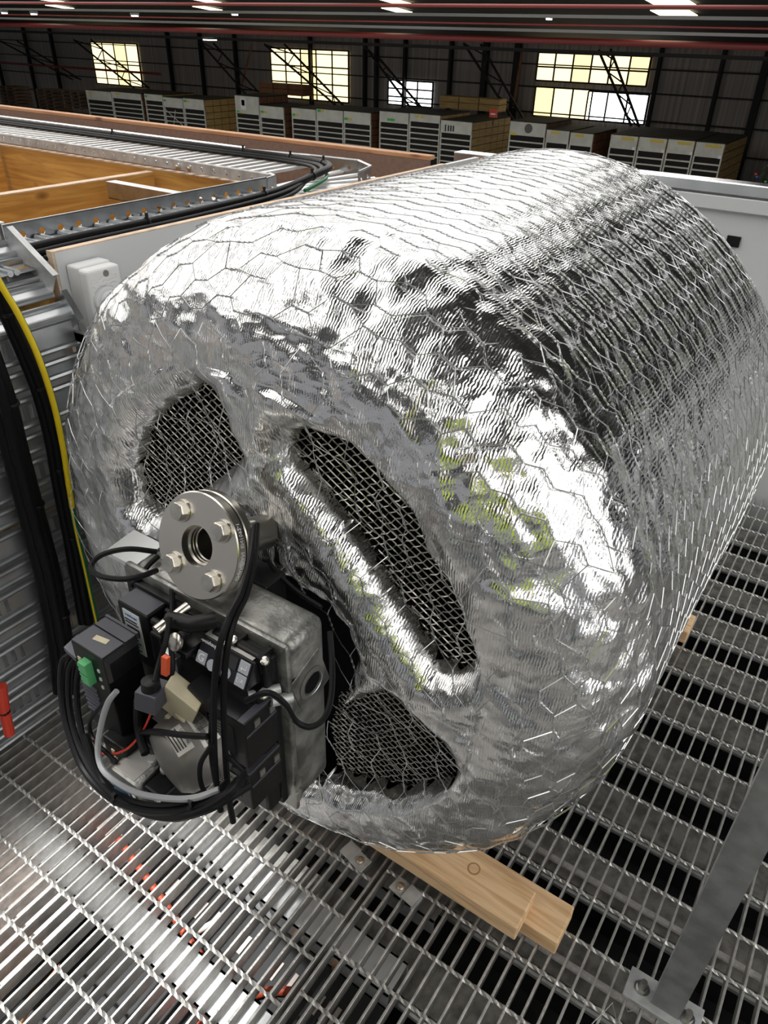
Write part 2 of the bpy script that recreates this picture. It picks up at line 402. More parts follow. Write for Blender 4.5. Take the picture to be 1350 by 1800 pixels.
# roof lamps
def lamp(px, py, Y, w, m, label):
    p = U(px, py, Y=Y); o = thing('roof_lamp', label, 'lamp', (p.x, Y, p.z))
    MB().box(p.x-w/2, p.x+w/2, Y-.12, Y+.12, p.z+.03, p.z+.1).build('housing', 'far_grey', o)
    MB().box(p.x-w/2+.03, p.x+w/2-.03, Y-.1, Y+.1, p.z, p.z+.03).build('tube', m, o)
    return o
lamp(369, 71, 25, .62, 'lamp', 'white fluorescent tube lamp below the thick red pipe')
lamp(60, 26, 19, .14, 'lamp_blue', 'small bluish lamp at the upper left under the roof')
lamp(8, 24, 19, .12, 'lamp_blue', 'small bluish lamp at the very left edge under the roof')
lamp(237, 29, 19, .16, 'lamp', 'small white floodlight left of centre under the roof')
lamp(413, 27, 19, .12, 'lamp', 'small white lamp beside the second skylight patch')
lamp(965, 35, 19, .12, 'lamp', 'small white lamp above the widest yellow window')

# ------------------------------------------------------------------ racks on the far floor
def rack(x0, x1, ztop, hdr, depth, label, side='crate_wood', tagc=None, tagx=.15, nsl=6, Y=YC, brace_x=False, extra=None):
    o = thing('drying_rack', label, 'rack', ((x0+x1)/2, Y, GZ), 'white-fronted racks along the far wall')
    MB().box(x0+.03, x1-.03, Y+.05, Y+depth, GZ+.01, ztop-.03).build('body', 'crate_dark', o)
    MB().box(x0, x1, Y+.0, Y+depth, ztop-.03, ztop).build('top_board', 'crate_top', o)
    MB().box(x0+.01, x1-.01, Y-.03, Y+.04, ztop-hdr, ztop-.03).build('header_board', 'crate_white', o)
    for x in (x0, x1-.05): MB().box(x, x+.05, Y-.02, Y+.05, GZ, ztop-hdr).build('post', 'crate_white', o)
    z = ztop-hdr-.20
    for i in range(nsl):
        MB().box(x0+.05, x1-.05, Y-.02, Y+.07, z-.05, z).build('slat', 'crate_white', o); z -= .22
    k = max(1, round(depth/.62)); zz = ztop-.05
    for r in range(7):
        for c in range(k):
            y0 = Y+.06+(depth-.06)*c/k; MB().box(x1-.035, x1+.005, y0+.03, y0+(depth-.06)/k-.02, zz-.27, zz).build('side_panel', side, o)
        zz -= .30
    for (cx, cz, w, h, m) in (extra or []):
        MB().box(x0+cx, x0+cx+w, Y-.036, Y-.03, ztop-cz-h, ztop-cz).build('tag', m, o)
    if brace_x:
        for s in (0, 1):
            MB().tube([(x0+.08+s*.8, Y-.04, ztop-hdr-.1), (x1-.08-s*.8, Y-.04, ztop-hdr-.85)], .02, 4).build('cross_wire', 'crate_white', o)
    return o
def rack_row(pxs, pytop, hdrpx, depth, labels, **kw):
    xs = [U(p, pytop[min(i, len(pytop)-1)], Y=YC).x for i, p in enumerate(pxs)]
    out = []
    for i in range(len(pxs)-1):
        py = pytop[i] if isinstance(pytop, (list, tuple)) else pytop
        zt = U((pxs[i]+pxs[i+1])/2, py+2, Y=YC).z
        hd = hdrpx[i]*YC*1.75/F_PX*.72 if False else (U(pxs[i], py, Y=YC).z-U(pxs[i], py+hdrpx[i], Y=YC).z)
        a = dict(kw); ex = a.pop('extras', None); sd = a.pop('sides', None); br = a.pop('braces', ())
        dp = depth[i] if isinstance(depth, (list, tuple)) else depth
        out.append(rack(xs[i]+.02, xs[i+1]-.02, zt, hd, dp, labels[i], side=(sd[i] if sd else 'crate_wood'), extra=(ex[i] if ex else None), brace_x=i in br))
    return out
G_, Y_ = 'tag_green', 'tag_yellow'
rack_row([150, 195, 247], [157, 160], [17, 12], 2.6, ['leftmost white-fronted rack, standing next to the pallet stack', 'second rack from the pallets, with thin header and yellow tag'],
         extras=[[(.3, .12, .3, .09, Y_)], [(.35, .08, .35, .09, Y_)]], sides=['crate_brown']*2)
rack_row([253, 286, 321, 358], [163, 169, 171], [12, 18, 19], 2.3,
         ['rack with a leaning white frame on its shallow header, under leftmost window', 'rack with crossed white wires over its slats', 'rack with green and yellow tags and a broad ochre wooden side'],
         extras=[[(.06, .08, .16, .1, G_)], [(.05, .12, .18, .1, G_)], [(.06, .10, .2, .1, G_), (.28, .10, .18, .1, Y_)]], braces=(1,))
rack_row([412, 456, 499], [166, 184], [32, 22], 2.2,
         ['taller rack with a blue poster on its deep header board', 'lower rack beside the poster rack with green and yellow tag'],
         extras=[[(.4, .12, .32, .5, 'white_paint'), (.46, .2, .2, .25, 'blue'), (.08, .68, .18, .09, G_), (.28, .72, .16, .09, Y_)], [(.06, .24, .2, .1, G_), (.28, .24, .2, .1, Y_)]], sides=['crate_brown']*2)
rack_row([512, 556, 604, 653], [188, 190, 194], [20, 22, 22], 2.4,
         ['rack with green and yellow tag, first of three below the middle window', 'rack with faint printed rows, second of three below the middle window', 'rack with low-set tags, third of three below the middle window'],
         extras=[[(.06, .26, .18, .1, G_), (.28, .26, .18, .1, Y_)], [(.06, .05, .2, .1, G_), (.28, .05, .18, .1, Y_)], [(.04, .28, .2, .1, G_), (.26, .28, .2, .1, Y_)]], sides=['crate_brown']*3)
rack_row([667, 720, 775, 832], [194, 198, 210], [20, 15, 23], [2.6, 2.6, 3.6],
         ['rack with one wide green tag under the small white window', 'rack with two small yellow tags and thin header, mid row', 'rack with black figures on its header and long ochre crate side'],
         extras=[[(.42, .28, .4, .1, G_)], [(.3, .07, .2, .09, Y_), (.58, .09, .2, .09, Y_)], [(.22, .18, .06, .26, 'ink'), (.36, .2, .07, .22, 'ink'), (.48, .2, .07, .22, 'ink'), (.6, .2, .07, .22, 'ink')]])
rack_row([897, 961, 1003, 1046], [212, 226, 231], [25, 24, 24], 2.6,
         ['wider rack with a round grey emblem and yellow tag on header', 'rack beside the emblem rack, small black print on its header', 'rack with yellow tag and broken brown side left of the last row'],
         extras=[[(.04, .42, .26, .1, Y_)], [(.2, .06, .34, .1, Y_)], [(.2, .06, .36, .1, Y_)]], sides=['crate_brown']*3)
rack_row([1074, 1124, 1175, 1224, 1278], [235, 239, 243, 248], [25, 26, 26, 27], 3.6,
         ['first of the four nearest racks, left end, yellow tag on header', 'second of the four nearest racks with yellow tag and print', 'third of the four nearest racks with yellow tag and print', 'last rack at the right end with ochre panelled side'],
         extras=[[(.42, .07, .5, .1, Y_), (.9, .38, .1, .1, 'white_label')], [(.42, .07, .5, .1, Y_), (.9, .38, .1, .1, 'white_label')], [(.34, .07, .5, .1, Y_), (.85, .38, .1, .1, 'white_label')], [(.34, .07, .55, .1, Y_), (.85, .4, .12, .1, 'white_label')]])
# emblem on the wider rack
p = U(929, 226, Y=YC-.04); o = MB().lathe([(.17, 0), (.17, .006)], (p.x, YC-.045, p.z), (0, 1, 0), 24).build('round_emblem', 'far_grey')
tag(o, 'round grey-blue emblem printed disc on the wider rack header', 'emblem')
# loose brown crates lying on top of racks
for i, (px, py, n, lab) in enumerate(((456, 170, 3, 'row of brown slatted crates on top behind the poster rack'), (772, 197, 3, 'row of ochre crates on top behind the numbered rack'))):
    p = U(px, py, Y=YC+3.7); p.z = max(p.z, -1.0); o = thing('crate_stack', lab, 'crate', (p.x, YC+3.7, p.z-.4))
    for k in range(n):
        MB().box(p.x+k*1.05, p.x+k*1.05+1.0, YC+3.7, YC+4.5, p.z-.5, p.z-.24).build('crate_panel', 'crate_wood' if i else 'crate_brown', o)
        MB().box(p.x+k*1.05, p.x+k*1.05+1.0, YC+3.7, YC+4.5, p.z-.22, p.z).build('crate_panel', 'crate_wood' if i else 'crate_brown', o)
ORD = ['uppermost pallet, first', 'weathered pallet, second', 'weathered pallet, third', 'weathered pallet, fourth', 'weathered pallet, fifth', 'weathered pallet, sixth', 'weathered pallet, seventh']
# pallets at the far left
for col, (px, n, pt) in enumerate(((5, 6, 152), (72, 7, 157), (118, 5, 160))):
    p = U(px, pt, Y=YC+.4)
    for k in range(n):
        z = p.z-.19*k; x0 = p.x-.6
        o = thing('pallet', ORD[k]+' from the top '+['in the pallet stack at the far left edge', 'in the middle pallet stack beside the racks', 'in the low pallet stack touching the leftmost rack'][col], 'pallet', (x0, YC+.4, z-.15), 'wooden pallets at the far left')
        MB().box(x0, x0+1.7, YC+.4, YC+1.6, z-.03, z).build('deck', 'pallet', o)
        for q in range(3): MB().box(x0+q*.75, x0+q*.75+.16, YC+.42, YC+1.58, z-.13, z-.03).build('stringer', 'pallet', o)
        MB().box(x0, x0+1.7, YC+.4, YC+.52, z-.155, z-.13).build('bottom_board', 'pallet', o)
# little red sign
p = U(867, 199, Y=YC-.3); o = thing('red_sign', 'small red and white sign standing on the ochre crates', 'sign', (p.x, YC+1, p.z-.3))
a, b = U(861, 191, Y=YC+1), U(873, 207, Y=YC+1)
MB().box(a.x, b.x, YC+1, YC+1.03, b.z, a.z).build('plate', 'red', o)
MB().box(a.x+.07, b.x-.07, YC+.985, YC+1, b.z+.1, a.z-.16).build('symbol', 'white_paint', o)
MB().box(a.x+.17, a.x+.2, YC+1.03, YC+1.06, b.z-.3, b.z).build('stand', 'far_steel', o)
# dark fir tree with baubles at the far right
p = U(1338, 330, Y=27.); o = thing('fir_tree', 'dark fir tree with small coloured ornaments at the right edge', 'tree', (p.x+.1, 27, GZ))
top = U(1336, 255, Y=27.); m_ = MB()
for k in range(9):
    z = top.z-.02-k*.26; r = .12+k*.11
    n = 14
    vs = [(p.x+.1, 27, z)]+[(p.x+.1+r*(1 if j % 2 else .6)*math.cos(2*math.pi*j/n+k), 27+r*(1 if j % 2 else .6)*math.sin(2*math.pi*j/n+k), z-.34-(.06 if j % 2 else 0)) for j in range(n)]
    m_.add(vs, [(0, 1+j, 1+(j+1) % n) for j in range(n)]+[tuple(range(1, n+1))])
m_.build('foliage', 'fir', o)
MB().tube([(p.x+.1, 27, GZ), (p.x+.1, 27, top.z-1)], .06, 8).build('trunk', 'pallet', o)
for k in range(22):
    z = top.z-.25-random.random()*1.6; r = .12+(top.z-z)*.38; a = -math.pi/2+random.uniform(-1.2, 1.2)
    MB().lathe([(.001, -.04), (.032, -.02), (.04, 0), (.032, .02), (.001, .04)], (p.x+.1+r*math.cos(a), 27+r*math.sin(a), z), (0, 0, 1), 8).build('bauble', random.choice(['red', 'blue', 'green_plug', 'galv_bright']), o)

# =================================================================== PLATFORM STRUCTURE AROUND THE VESSEL
ZT = 1.10
XP = -1.485
pl = MB().box(XP-.018, XP, .94, 2.86, -.25, ZT).build('wall_left', 'panel_grey', bevel=.001); tag(pl, 'pale grey coated board standing behind the foil vessel', kind='structure')
MB().box(XP-.0185, XP+.0005, .938, 2.6, ZT, ZT+.0025).build('edge_strip', 'pine_edge', pl)
MB().box(XP-.019, XP+.0, .934, .939, -.25, ZT+.003).build('end_grain', 'pine_edge', pl)
wb = MB().box(-1.60, .9, 2.914, 2.94, -.3, ZT-.03).build('wall_back', 'panel_grey'); tag(wb, 'smooth grey panel wall closing the platform at the back', kind='structure')
MB().box(-1.62, .9, 2.895, 2.965, ZT-.035, ZT+.005).build('capping', 'galv_bright', wb, bevel=.004)
MB().box(-1.62, .9, 2.893, 2.914, ZT-.085, ZT-.04).build('cornice_strip', 'panel_grey', wb, bevel=.003)
q = U(1290, 415, Y=2.91); MB().box(q.x-.02, q.x+.025, 2.905, 2.914, q.z-.035, q.z+.0).build('socket_cutout', 'black_plastic', wb)
o = MB().box(XP-.06, XP-.045, -.2, .93, ZT-.128, ZT-.03).build('plywood_strip', 'ply_x'); tag(o, 'orange plywood strip glimpsed behind the bend of the vertical tray', 'plywood')
w2 = MB().box(XP-.06, XP-.04, -.2, .95, -.3, ZT-.13).build('wall_side', 'panel_grey'); tag(w2, 'pale board behind the vertical cable tray', kind='structure')
# timber rail with brown board behind the far tray
rl = thing('timber_rail', 'brown faced board with a pine cap running behind the horizontal tray', 'rail', (-3.2, 2.62, .7))
MB().box(-6.5, -1.56, 2.600, 2.645, ZT+.006, ZT+.022).build('pine_cap', 'pine_rail', rl, bevel=.003)
MB().box(-6.5, -2.6, 2.600, 2.614, .7, ZT+.006).build('brown_board', 'mdf', rl)
MB().box(-2.598, -1.56, 2.600, 2.614, .7, ZT+.006).build('brown_board', 'mdf', rl)
o = MB().box(-1.54, -1.40, 2.80, 2.84, ZT-.06, ZT-.015).build('timber_block', 'pine_rail', bevel=.002); tag(o, 'short pine block at the corner where board meets capped wall', 'timber')
# plywood cells
def ply(x0, x1, y0, y1, z0, z1, m, label, edge=None):
    o = thing('plywood_joist', label, 'joist', ((x0+x1)/2, (y0+y1)/2, z0))
    MB().box(x0, x1, y0, y1, z0, z1-.004).build('board', m, o)
    MB().box(x0-.0005, x1+.0005, y0, y1, z1-.004, z1).build('top_edge', 'pine_edge', o)
    return o
ply(-2.44, -2.405, .4, 2.0, .6, ZT-.05, 'ply_y', 'orange plywood joist with pale top edge beneath the metal strut')
ply(-3.44, -3.405, .4, 2.0, .6, ZT-.05, 'ply_y', 'orange plywood joist farther left with a pale top edge')
ply(-6, -1.9, 2.02, 2.05, .55, ZT-.045, 'ply_x', 'long knotty plywood board below the drilled tray rail')
ply(-1.86, -1.84, .5, 2.0, .55, ZT-.06, 'ply_y', 'plywood board under the near cable tray, mostly hidden')
o = MB().box(-6.5, -1.5, .2, 2.54, .52, .55).build('plywood_sheet', 'ply_x'); tag(o, 'plywood bottom of the joist cells under the trays', 'plywood')
o = thing('strut_channel', 'short galvanised channel strut lying between plywood joist and near tray', 'channel', (-2.1, 1.74, ZT-.06))
MB().box(-2.34, -1.80, 1.735, 1.739, ZT-.10, ZT-.05).build('web', 'galv', o)
MB().box(-2.34, -1.80, 1.735, 1.775, ZT-.05, ZT-.046).build('flange', 'galv', o)
MB().box(-2.34, -1.80, 1.735, 1.76, ZT-.102, ZT-.098).build('flange', 'galv', o)

# ------------------------------------------------------------------ cable trays
def holed_rail(a, b, h, n, m, parent, name='side_rail', t=.002, lip=.012, side=1, hole=.007, hz=.5):
    """folded rail from a to b (horizontal), height h, with a row of round holes and a rolled lip"""
    a, b = Vector(a), Vector(b); d = (b-a); L = d.length; d.normalize(); up = Vector((0, 0, 1)); nn = d.cross(up)*side
    mb = MB(); K = 10
    for i in range(n):
        x0, x1 = L*i/n, L*(i+1)/n; cx = (x0+x1)/2; cz = h*hz
        ring = [(cx+hole*math.cos(2*math.pi*(j+.5)/K), cz+hole*math.sin(2*math.pi*(j+.5)/K)) for j in range(K)]
        outer = []
        for j in range(K):
            ang = 2*math.pi*(j+.5)/K; dx, dz = math.cos(ang), math.sin(ang)
            sx = ((x1-x0)/2)/abs(dx) if abs(dx) > 1e-6 else 1e9; sz = ((h-cz) if dz > 0 else cz)/abs(dz) if abs(dz) > 1e-6 else 1e9
            s = min(sx, sz); outer.append((cx+dx*s, cz+dz*s))
        vs = [a+d*p[0]+up*p[1] for p in ring+outer]
        mb.add(vs, [(j, (j+1) % K, K+(j+1) % K, K+j) for j in range(K)])
        # corner fill
        for (qx, qz) in ((x0, 0), (x1, 0), (x0, h), (x1, h)):
            js = sorted(range(K), key=lambda j: (outer[j][0]-qx)**2+(outer[j][1]-qz)**2)[:2]
            mb.add([a+d*qx+up*qz, a+d*outer[js[0]][0]+up*outer[js[0]][1], a+d*outer[js[1]][0]+up*outer[js[1]][1]], [(0, 1, 2)])
    o = mb.build(name, m, parent)
    sol = o.modifiers.new('thickness', 'SOLIDIFY'); sol.thickness = t; sol.offset = 0
    MB().tube([a+up*h+nn*.003, b+up*h+nn*.003], .0045, 6).build('rolled_lip', m, parent)
    return o
def slot_rung(w, l, m, slots, name='rung'):
    """rung mesh at origin: length l along +Y, width w along X (z up), rolled long edges and slots"""
    mb = MB(); bz = .008
    for sgn in (-1, 1):
        mb.tube([(sgn*w/2, 0, bz), (sgn*w/2, l, bz)], .007, 8)
    if not slots:
        mb.box(-w/2, w/2, 0, l, bz-.002, bz)
    else:
        hw = w*.28; mb.box(-w/2, -hw, 0, l, bz-.004, bz-.002).box(hw, w/2, 0, l, bz-.004, bz-.002)
        y = .02; sw = .010; gp = .012; k = 0
        prev = 0
        while y < l-.03:
            if (k % 9) < 4:
                mb.box(-hw, hw, prev, y, bz-.004, bz-.002); prev = y+sw
            y += sw+gp; k += 1
        mb.box(-hw, hw, prev, l, bz-.004, bz-.002)
    me = bpy.data.meshes.new(name); me.from_pydata(mb.v, [], mb.f); me.update()
    me.materials.append(MATS[m]); return me
# far tray: runs along X at Y 2.0 .. 2.42
ta = thing('cable_tray', 'galvanised ladder tray with drilled rail running behind the plywood cells', 'cable tray', (-3.2, 2.2, ZT-.05))
RZ = ZT-.048
holed_rail((-6.2, 2.0, RZ+.018), (-2.23, 2.0, RZ+.018), .032, 66, 'galv_dull', ta, side=-1, hole=.0075)
holed_rail((-2.225, 1.996, RZ+.016), (-1.80, 1.985, RZ+.016), .034, 7, 'galv_dull', ta, side=-1, hole=.008)
MB().box(-6.2, -2.25, 2.342, 2.345, RZ, ZT+.012).build('side_rail', 'galv', ta)
MB().tube([(-6.2, 2.343, ZT+.013), (-2.25, 2.343, ZT+.013)], .005, 6).build('rolled_lip', 'galv_bright', ta)
for bx in (-2.26, -2.20): MB().lathe([(.011, 0), (.011, .004), (.006, .005), (.006, .012)], (bx, 1.995, RZ+.03), (0, -1, 0), 10).build('bolt', 'zinc', ta)
me = bpy.data.meshes.new('rung'); _b = MB().box(-.010, .010, 0, .335, .004, .014); me.from_pydata(_b.v, [], _b.f); me.materials.append(MATS['galv_rung']); me.update()
n = 0; x = -6.1
while x < -1.90:
    o = obj('rung', me, None, ta); o.location = (x, 2.005, RZ+.022); x += .058
# corner, far tray into near tray
tc_ = thing('cable_tray', 'galvanised bend of the tray at the corner near the board end', 'cable tray', (-1.7, 2.2, ZT-.05))
corner_in = [(-1.80, 1.985), (-1.755, 1.96), (-1.74, 1.90)]
corner_out = [(-2.25, 2.345), (-1.97, 2.40), (-1.76, 2.42), (-1.645, 2.34), (-1.605, 2.21)]
for poly, side in ((corner_in, 1), (corner_out, -1)):
    for i in range(len(poly)-1):
        a, b = poly[i], poly[i+1]
        holed_rail((*a, RZ), (*b, RZ), .054, max(1, int(math.dist(a, b)/.055)), 'galv', tc_, side=side, hole=.008)
for i in range(9):
    t = i/8; a = Vector((-1.80+.06*t, 1.985-.09*t, RZ+.008)); ang = math.radians(95-95*t)
    e = a+Vector((math.cos(ang), math.sin(ang), 0))*(.43 if t < .35 else (.34 if t < .7 else .17))
    e.x = min(e.x, -1.60); 
    mb = MB().tube([a, e], .009, 8); mb.tube([a+Vector((.012, .01, .001)), e+Vector((.012, .01, .001))], .006, 6); mb.build('rung', 'galv_rung', tc_)
# near tray: runs along Y at X -1.75 .. -1.5
tb = thing('cable_tray', 'galvanised slotted tray running along the top of the grey board', 'cable tray', (-1.63, 1.4, ZT-.05))
holed_rail((-1.752, .80, RZ+.012), (-1.742, 1.90, RZ+.012), .044, 21, 'galv', tb, side=-1, hole=.0085, hz=.42)
MB().box(-1.742, -1.506, .82, 1.93, RZ-.006, RZ-.003).build('base_plate', 'deck_dark', tb)
me1 = slot_rung(.030, .236, 'galv_strip', False); me2 = slot_rung(.05, .236, 'galv_strip', True)
y = .83; k = 0
while y < 1.93:
    o = obj('rung', me2 if k % 2 else me1, None, tb); o.rotation_euler = (0, 0, -math.pi/2); o.location = (-1.742, y, RZ+.012); y += .055; k += 1
# riser and vertical tray on the left
tv = thing('cable_tray', 'vertical galvanised cable tray dropping down the wall at the left', 'cable tray', (-1.42, .65, 0))
XR = -1.425; YR = .905; YL = .30
me3 = slot_rung(.058, YR-YL, 'galv_strip', True); me4 = slot_rung(.032, YR-YL, 'galv_strip', False)
path = []
z = .955; k = 0
while z > .0:
    o = obj('rung', me3 if k % 2 == 0 else me4, None, tv); o.location = (XR, YL, z); o.rotation_euler = (0, math.pi/2, 0); z -= .0705; k += 1
# sloping bend rungs
A_, B_ = Vector((-1.60, 0, ZT+.0)), Vector((XR, 0, .985))
for i, t in enumerate((.06, .36, .66, .95)):
    c = A_.lerp(B_, t); o = obj('rung', me3 if i in (1,) else me4, None, tv); o.location = (c.x, YL, c.z); o.rotation_euler = (0, math.atan2(A_.z-B_.z, B_.x-A_.x), 0)
def strip(p, h, m, name, parent, t=.002, y=YR):
    """folded flange following p in the XZ plane"""
    mb = MB()
    for i in range(len(p)-1):
        a, b = Vector(p[i]), Vector(p[i+1]); d = (b-a).normalized(); nn = Vector((-d.z, 0, d.x)); nn = nn if nn.x+nn.z > 0 else -nn
        mb.obox((a+b)/2+nn*h/2, (b-a)/2, Vector((0, t/2, 0)), nn*h/2)
        mb.obox((a+b)/2+nn*h, (b-a)/2, Vector((0, .007, 0)), nn*.0015)
    return mb.build(name, m, parent)
for yy in (YR, YL):
    strip([(-1.66, yy, ZT+.0), (-1.60, yy, ZT)], .05, 'galv', 'side_rail', tv, y=yy)
    strip([(-1.60, yy, ZT), (-1.47, yy, 1.02)], .055, 'galv_dull', 'side_rail', tv, y=yy)
    strip([(-1.465, yy, 1.01), (XR+.0, yy, .955), (XR, yy, .93)], .05, 'galv', 'side_rail', tv, y=yy)
    strip([(XR, yy, .95), (XR, yy, .0)], .052, 'galv', 'side_rail', tv, y=yy)
MB().obox((-1.61, .80, ZT+.025), (.004, 0, .0), (0, .10, 0), (0, 0, .022)).build('splice_plate', 'galv', tv)

# ------------------------------------------------------------------ isolator switch box on the board
isw = thing('isolator_switch', 'light grey isolator switch box with rotary knob on the board', 'switch', (XP, 1.0, .9))
X0 = XP+.001
MB().box(X0, X0+.042, .959, 1.046, .892, 1.072).build('back_box', 'abs_grey', isw, bevel=.006, seg=3)
MB().box(X0+.043, X0+.078, .955, 1.042, .894, 1.070).build('cover', 'abs_grey', isw, bevel=.008, seg=3)
MB().lathe([(.032, 0), (.032, .01), (.027, .014)], (X0+.078, .990, 1.000), (1, 0, 0), 28).build('knob_ring', 'knob_grey', isw, smooth=True)
kb = MB().lathe([(.025, 0), (.025, .012), (.022, .015)], (X0+.088, .990, 1.000), (1, 0, 0), 24).build('knob', 'knob_grey', isw, smooth=True)
MB().obox((X0+.109, .990, 1.000), (.006, 0, 0), (0, .021, .008), (0, -.003, .006)).build('grip', 'abs_grey', kb, bevel=.002)
MB().lathe([(.007, 0), (.007, .002)], (X0+.0775, 1.002, 1.057), (1, 0, 0), 14).build('screw_cap', 'cast_grey', isw)
MB().lathe([(.012, 0), (.012, .001)], (X0+.02, .9585, .935), (0, -1, 0), 18).build('knockout', 'knob_grey', isw)
random.seed(3)
for row in range(4):
    y = .962; mb = MB()
    pts = []
    while y < 1.034:
        pts.append((X0+.0785, y, 1.050-row*.008+random.uniform(-.0028, .0028))); y += .004
        if random.random() < .15 and len(pts) > 2:
            mb.tube(pts, .0006, 4); pts = []; y += .008
    if len(pts) > 2: mb.tube(pts, .0006, 4)
    if mb.v: mb.build('handwriting', 'white_paint', isw)

# ------------------------------------------------------------------ cables on the trays
def cable(name, pts, r, m, label, cat='cable', k=8, n=10, group=None, ties=None):
    p = spline(pts, k); o = MB().tube(p, r, n).build(name, m, smooth=True); tag(o, label, cat, group)
    for t in (ties or []):
        i = min(len(p)-2, int(t*len(p))); d = (p[i+1]-p[i]).normalized()
        MB().lathe([(r*1.18, -.004), (r*1.25, 0), (r*1.18, .004)], p[i], d, 12).build('cable_tie', 'black_plastic', o)
        MB().box(p[i].x-.003, p[i].x+.003, p[i].y-.003, p[i].y+.003, p[i].z+r, p[i].z+r+.012).build('tie_tail', 'black_plastic', o)
    return o
zc = RZ+.042
for k, (dy, dz, r, lab) in enumerate(((0, .010, .0115, 'uppermost black cable in the bundle along the far tray'), (-.020, .004, .0085, 'black cable in front of the bundle along the far tray'), (-.034, .000, .006, 'thin black cable at the inner side of far tray bundle'))):
    s = k*.018
    cable('power_cable', [(-6.2, 2.31+dy, zc+dz), (-3.6, 2.31+dy, zc+dz), (-2.4, 2.315+dy, zc+dz), (-2.0, 2.32+dy, zc+dz), (-1.74-s, 2.22+dy, zc+dz+.01), (-1.635-s*.3, 2.0+dy*.4, zc+dz+.010),
                          (-1.585+k*.024, 1.75, zc+.008-k*.004), (-1.563+k*.026, 1.4, zc+.006-k*.006), (-1.560+k*.026, 1.05, zc+.006-k*.006), (-1.56+k*.026, .93, zc+.004-k*.006)], r, 'black_cable', lab, group='black cables on the horizontal trays', ties=(.16, .26, .34, .42, .55, .68, .82) if k == 0 else None)
cable('earth_cable', [(-1.70, 2.16, zc+.0), (-1.63, 2.06, zc+.005), (-1.60, 1.97, zc), (-1.585, 1.9, zc-.005)], .006, 'green_wire', 'short green earth cable at the tray corner')
for k, (dx, lab) in enumerate(((0, 'thin black cable squeezed between near tray and grey board'),)):
    cable('power_cable', [(-1.515, 1.9, RZ+.012), (-1.512, 1.3, RZ+.012), (-1.512, .94, RZ+.012)], .007, 'black_cable', lab, group='black cables on the horizontal trays')
# vertical bundles
def vcab(pxs, X, r, m, lab, ties=None, group='black cables on the vertical tray', name='power_cable'):
    return cable(name, [U(*p, X=X) for p in pxs], r, m, lab, ties=ties, group=group)
B2 = [(-40, 430), (-8, 492), (18, 550), (50, 622), (80, 700), (100, 780), (112, 850), (127, 925), (141, 1000), (158, 1095)]
B1 = [(-70, 520), (-35, 580), (-8, 650), (12, 710), (32, 790), (48, 850), (68, 925), (88, 1000), (104, 1080), (116, 1150), (122, 1215)]
sh = lambda L, dx: [(x+dx, y) for x, y in L]
vcab(sh(B2, -2), -1.385, .0125, 'black_cable', 'black cable running beside the yellow-green earth wire on vertical tray', ties=(.22, .42, .62, .8))
vcab(sh(B2, -13), -1.392, .010, 'black_cable', 'thinner black cable tucked against the earth wire bundle')
vcab(sh(B1, 4), -1.385, .0165, 'black_cable', 'thick black cable at the left of the vertical tray', ties=(.3, .55, .8))
vcab(sh(B1, -17), -1.385, .0165, 'black_cable', 'outermost thick black cable at left edge of vertical tray')
vcab(sh(B1, -5), -1.36, .011, 'black_cable', 'slim black cable lying over the thick ones on vertical tray')
# yellow/green earth wire: yellow with green stripe segments
pe = spline([U(*p, X=-1.352) for p in [(-25, 455), (8, 512), (36, 560), (68, 630), (94, 710), (111, 790), (121, 855), (134, 930), (150, 1000), (170, 1092)]], 10)
eo = thing('earth_wire', 'yellow and green striped earth wire on the vertical tray', 'wire', pe[-1])
n = len(pe); cuts = [0, int(n*.60), int(n*.72), int(n*.80), n-1]
for i, m in enumerate(('yellow', 'yellow', 'green_wire', 'green_wire')):
    MB().tube(pe[cuts[i]:cuts[i+1]+1], .0062, 10).build('insulation', m, eo, smooth=True)
off = Vector((-.002, .005, -.002))
MB().tube([p+off for p in pe[:cuts[2]]], .0042, 8).build('green_stripe', 'green_wire', eo, smooth=True)
MB().tube([p-off+Vector((.003, 0, 0)) for p in pe[cuts[2]:]], .0025, 8).build('yellow_stripe', 'yellow', eo, smooth=True)
o = MB().tube([U(2, 1205, X=-1.33), U(8, 1250, X=-1.33), U(17, 1290, X=-1.33)], .012, 10).build('red_cable', 'red'); tag(o, 'red cable end at the left edge near the platform', 'cable')
MB().lathe([(.0128, -.003), (.0128, .003)], U(8, 1250, X=-1.33), (0, .2, -1), 10).build('joint', 'black_plastic', o)

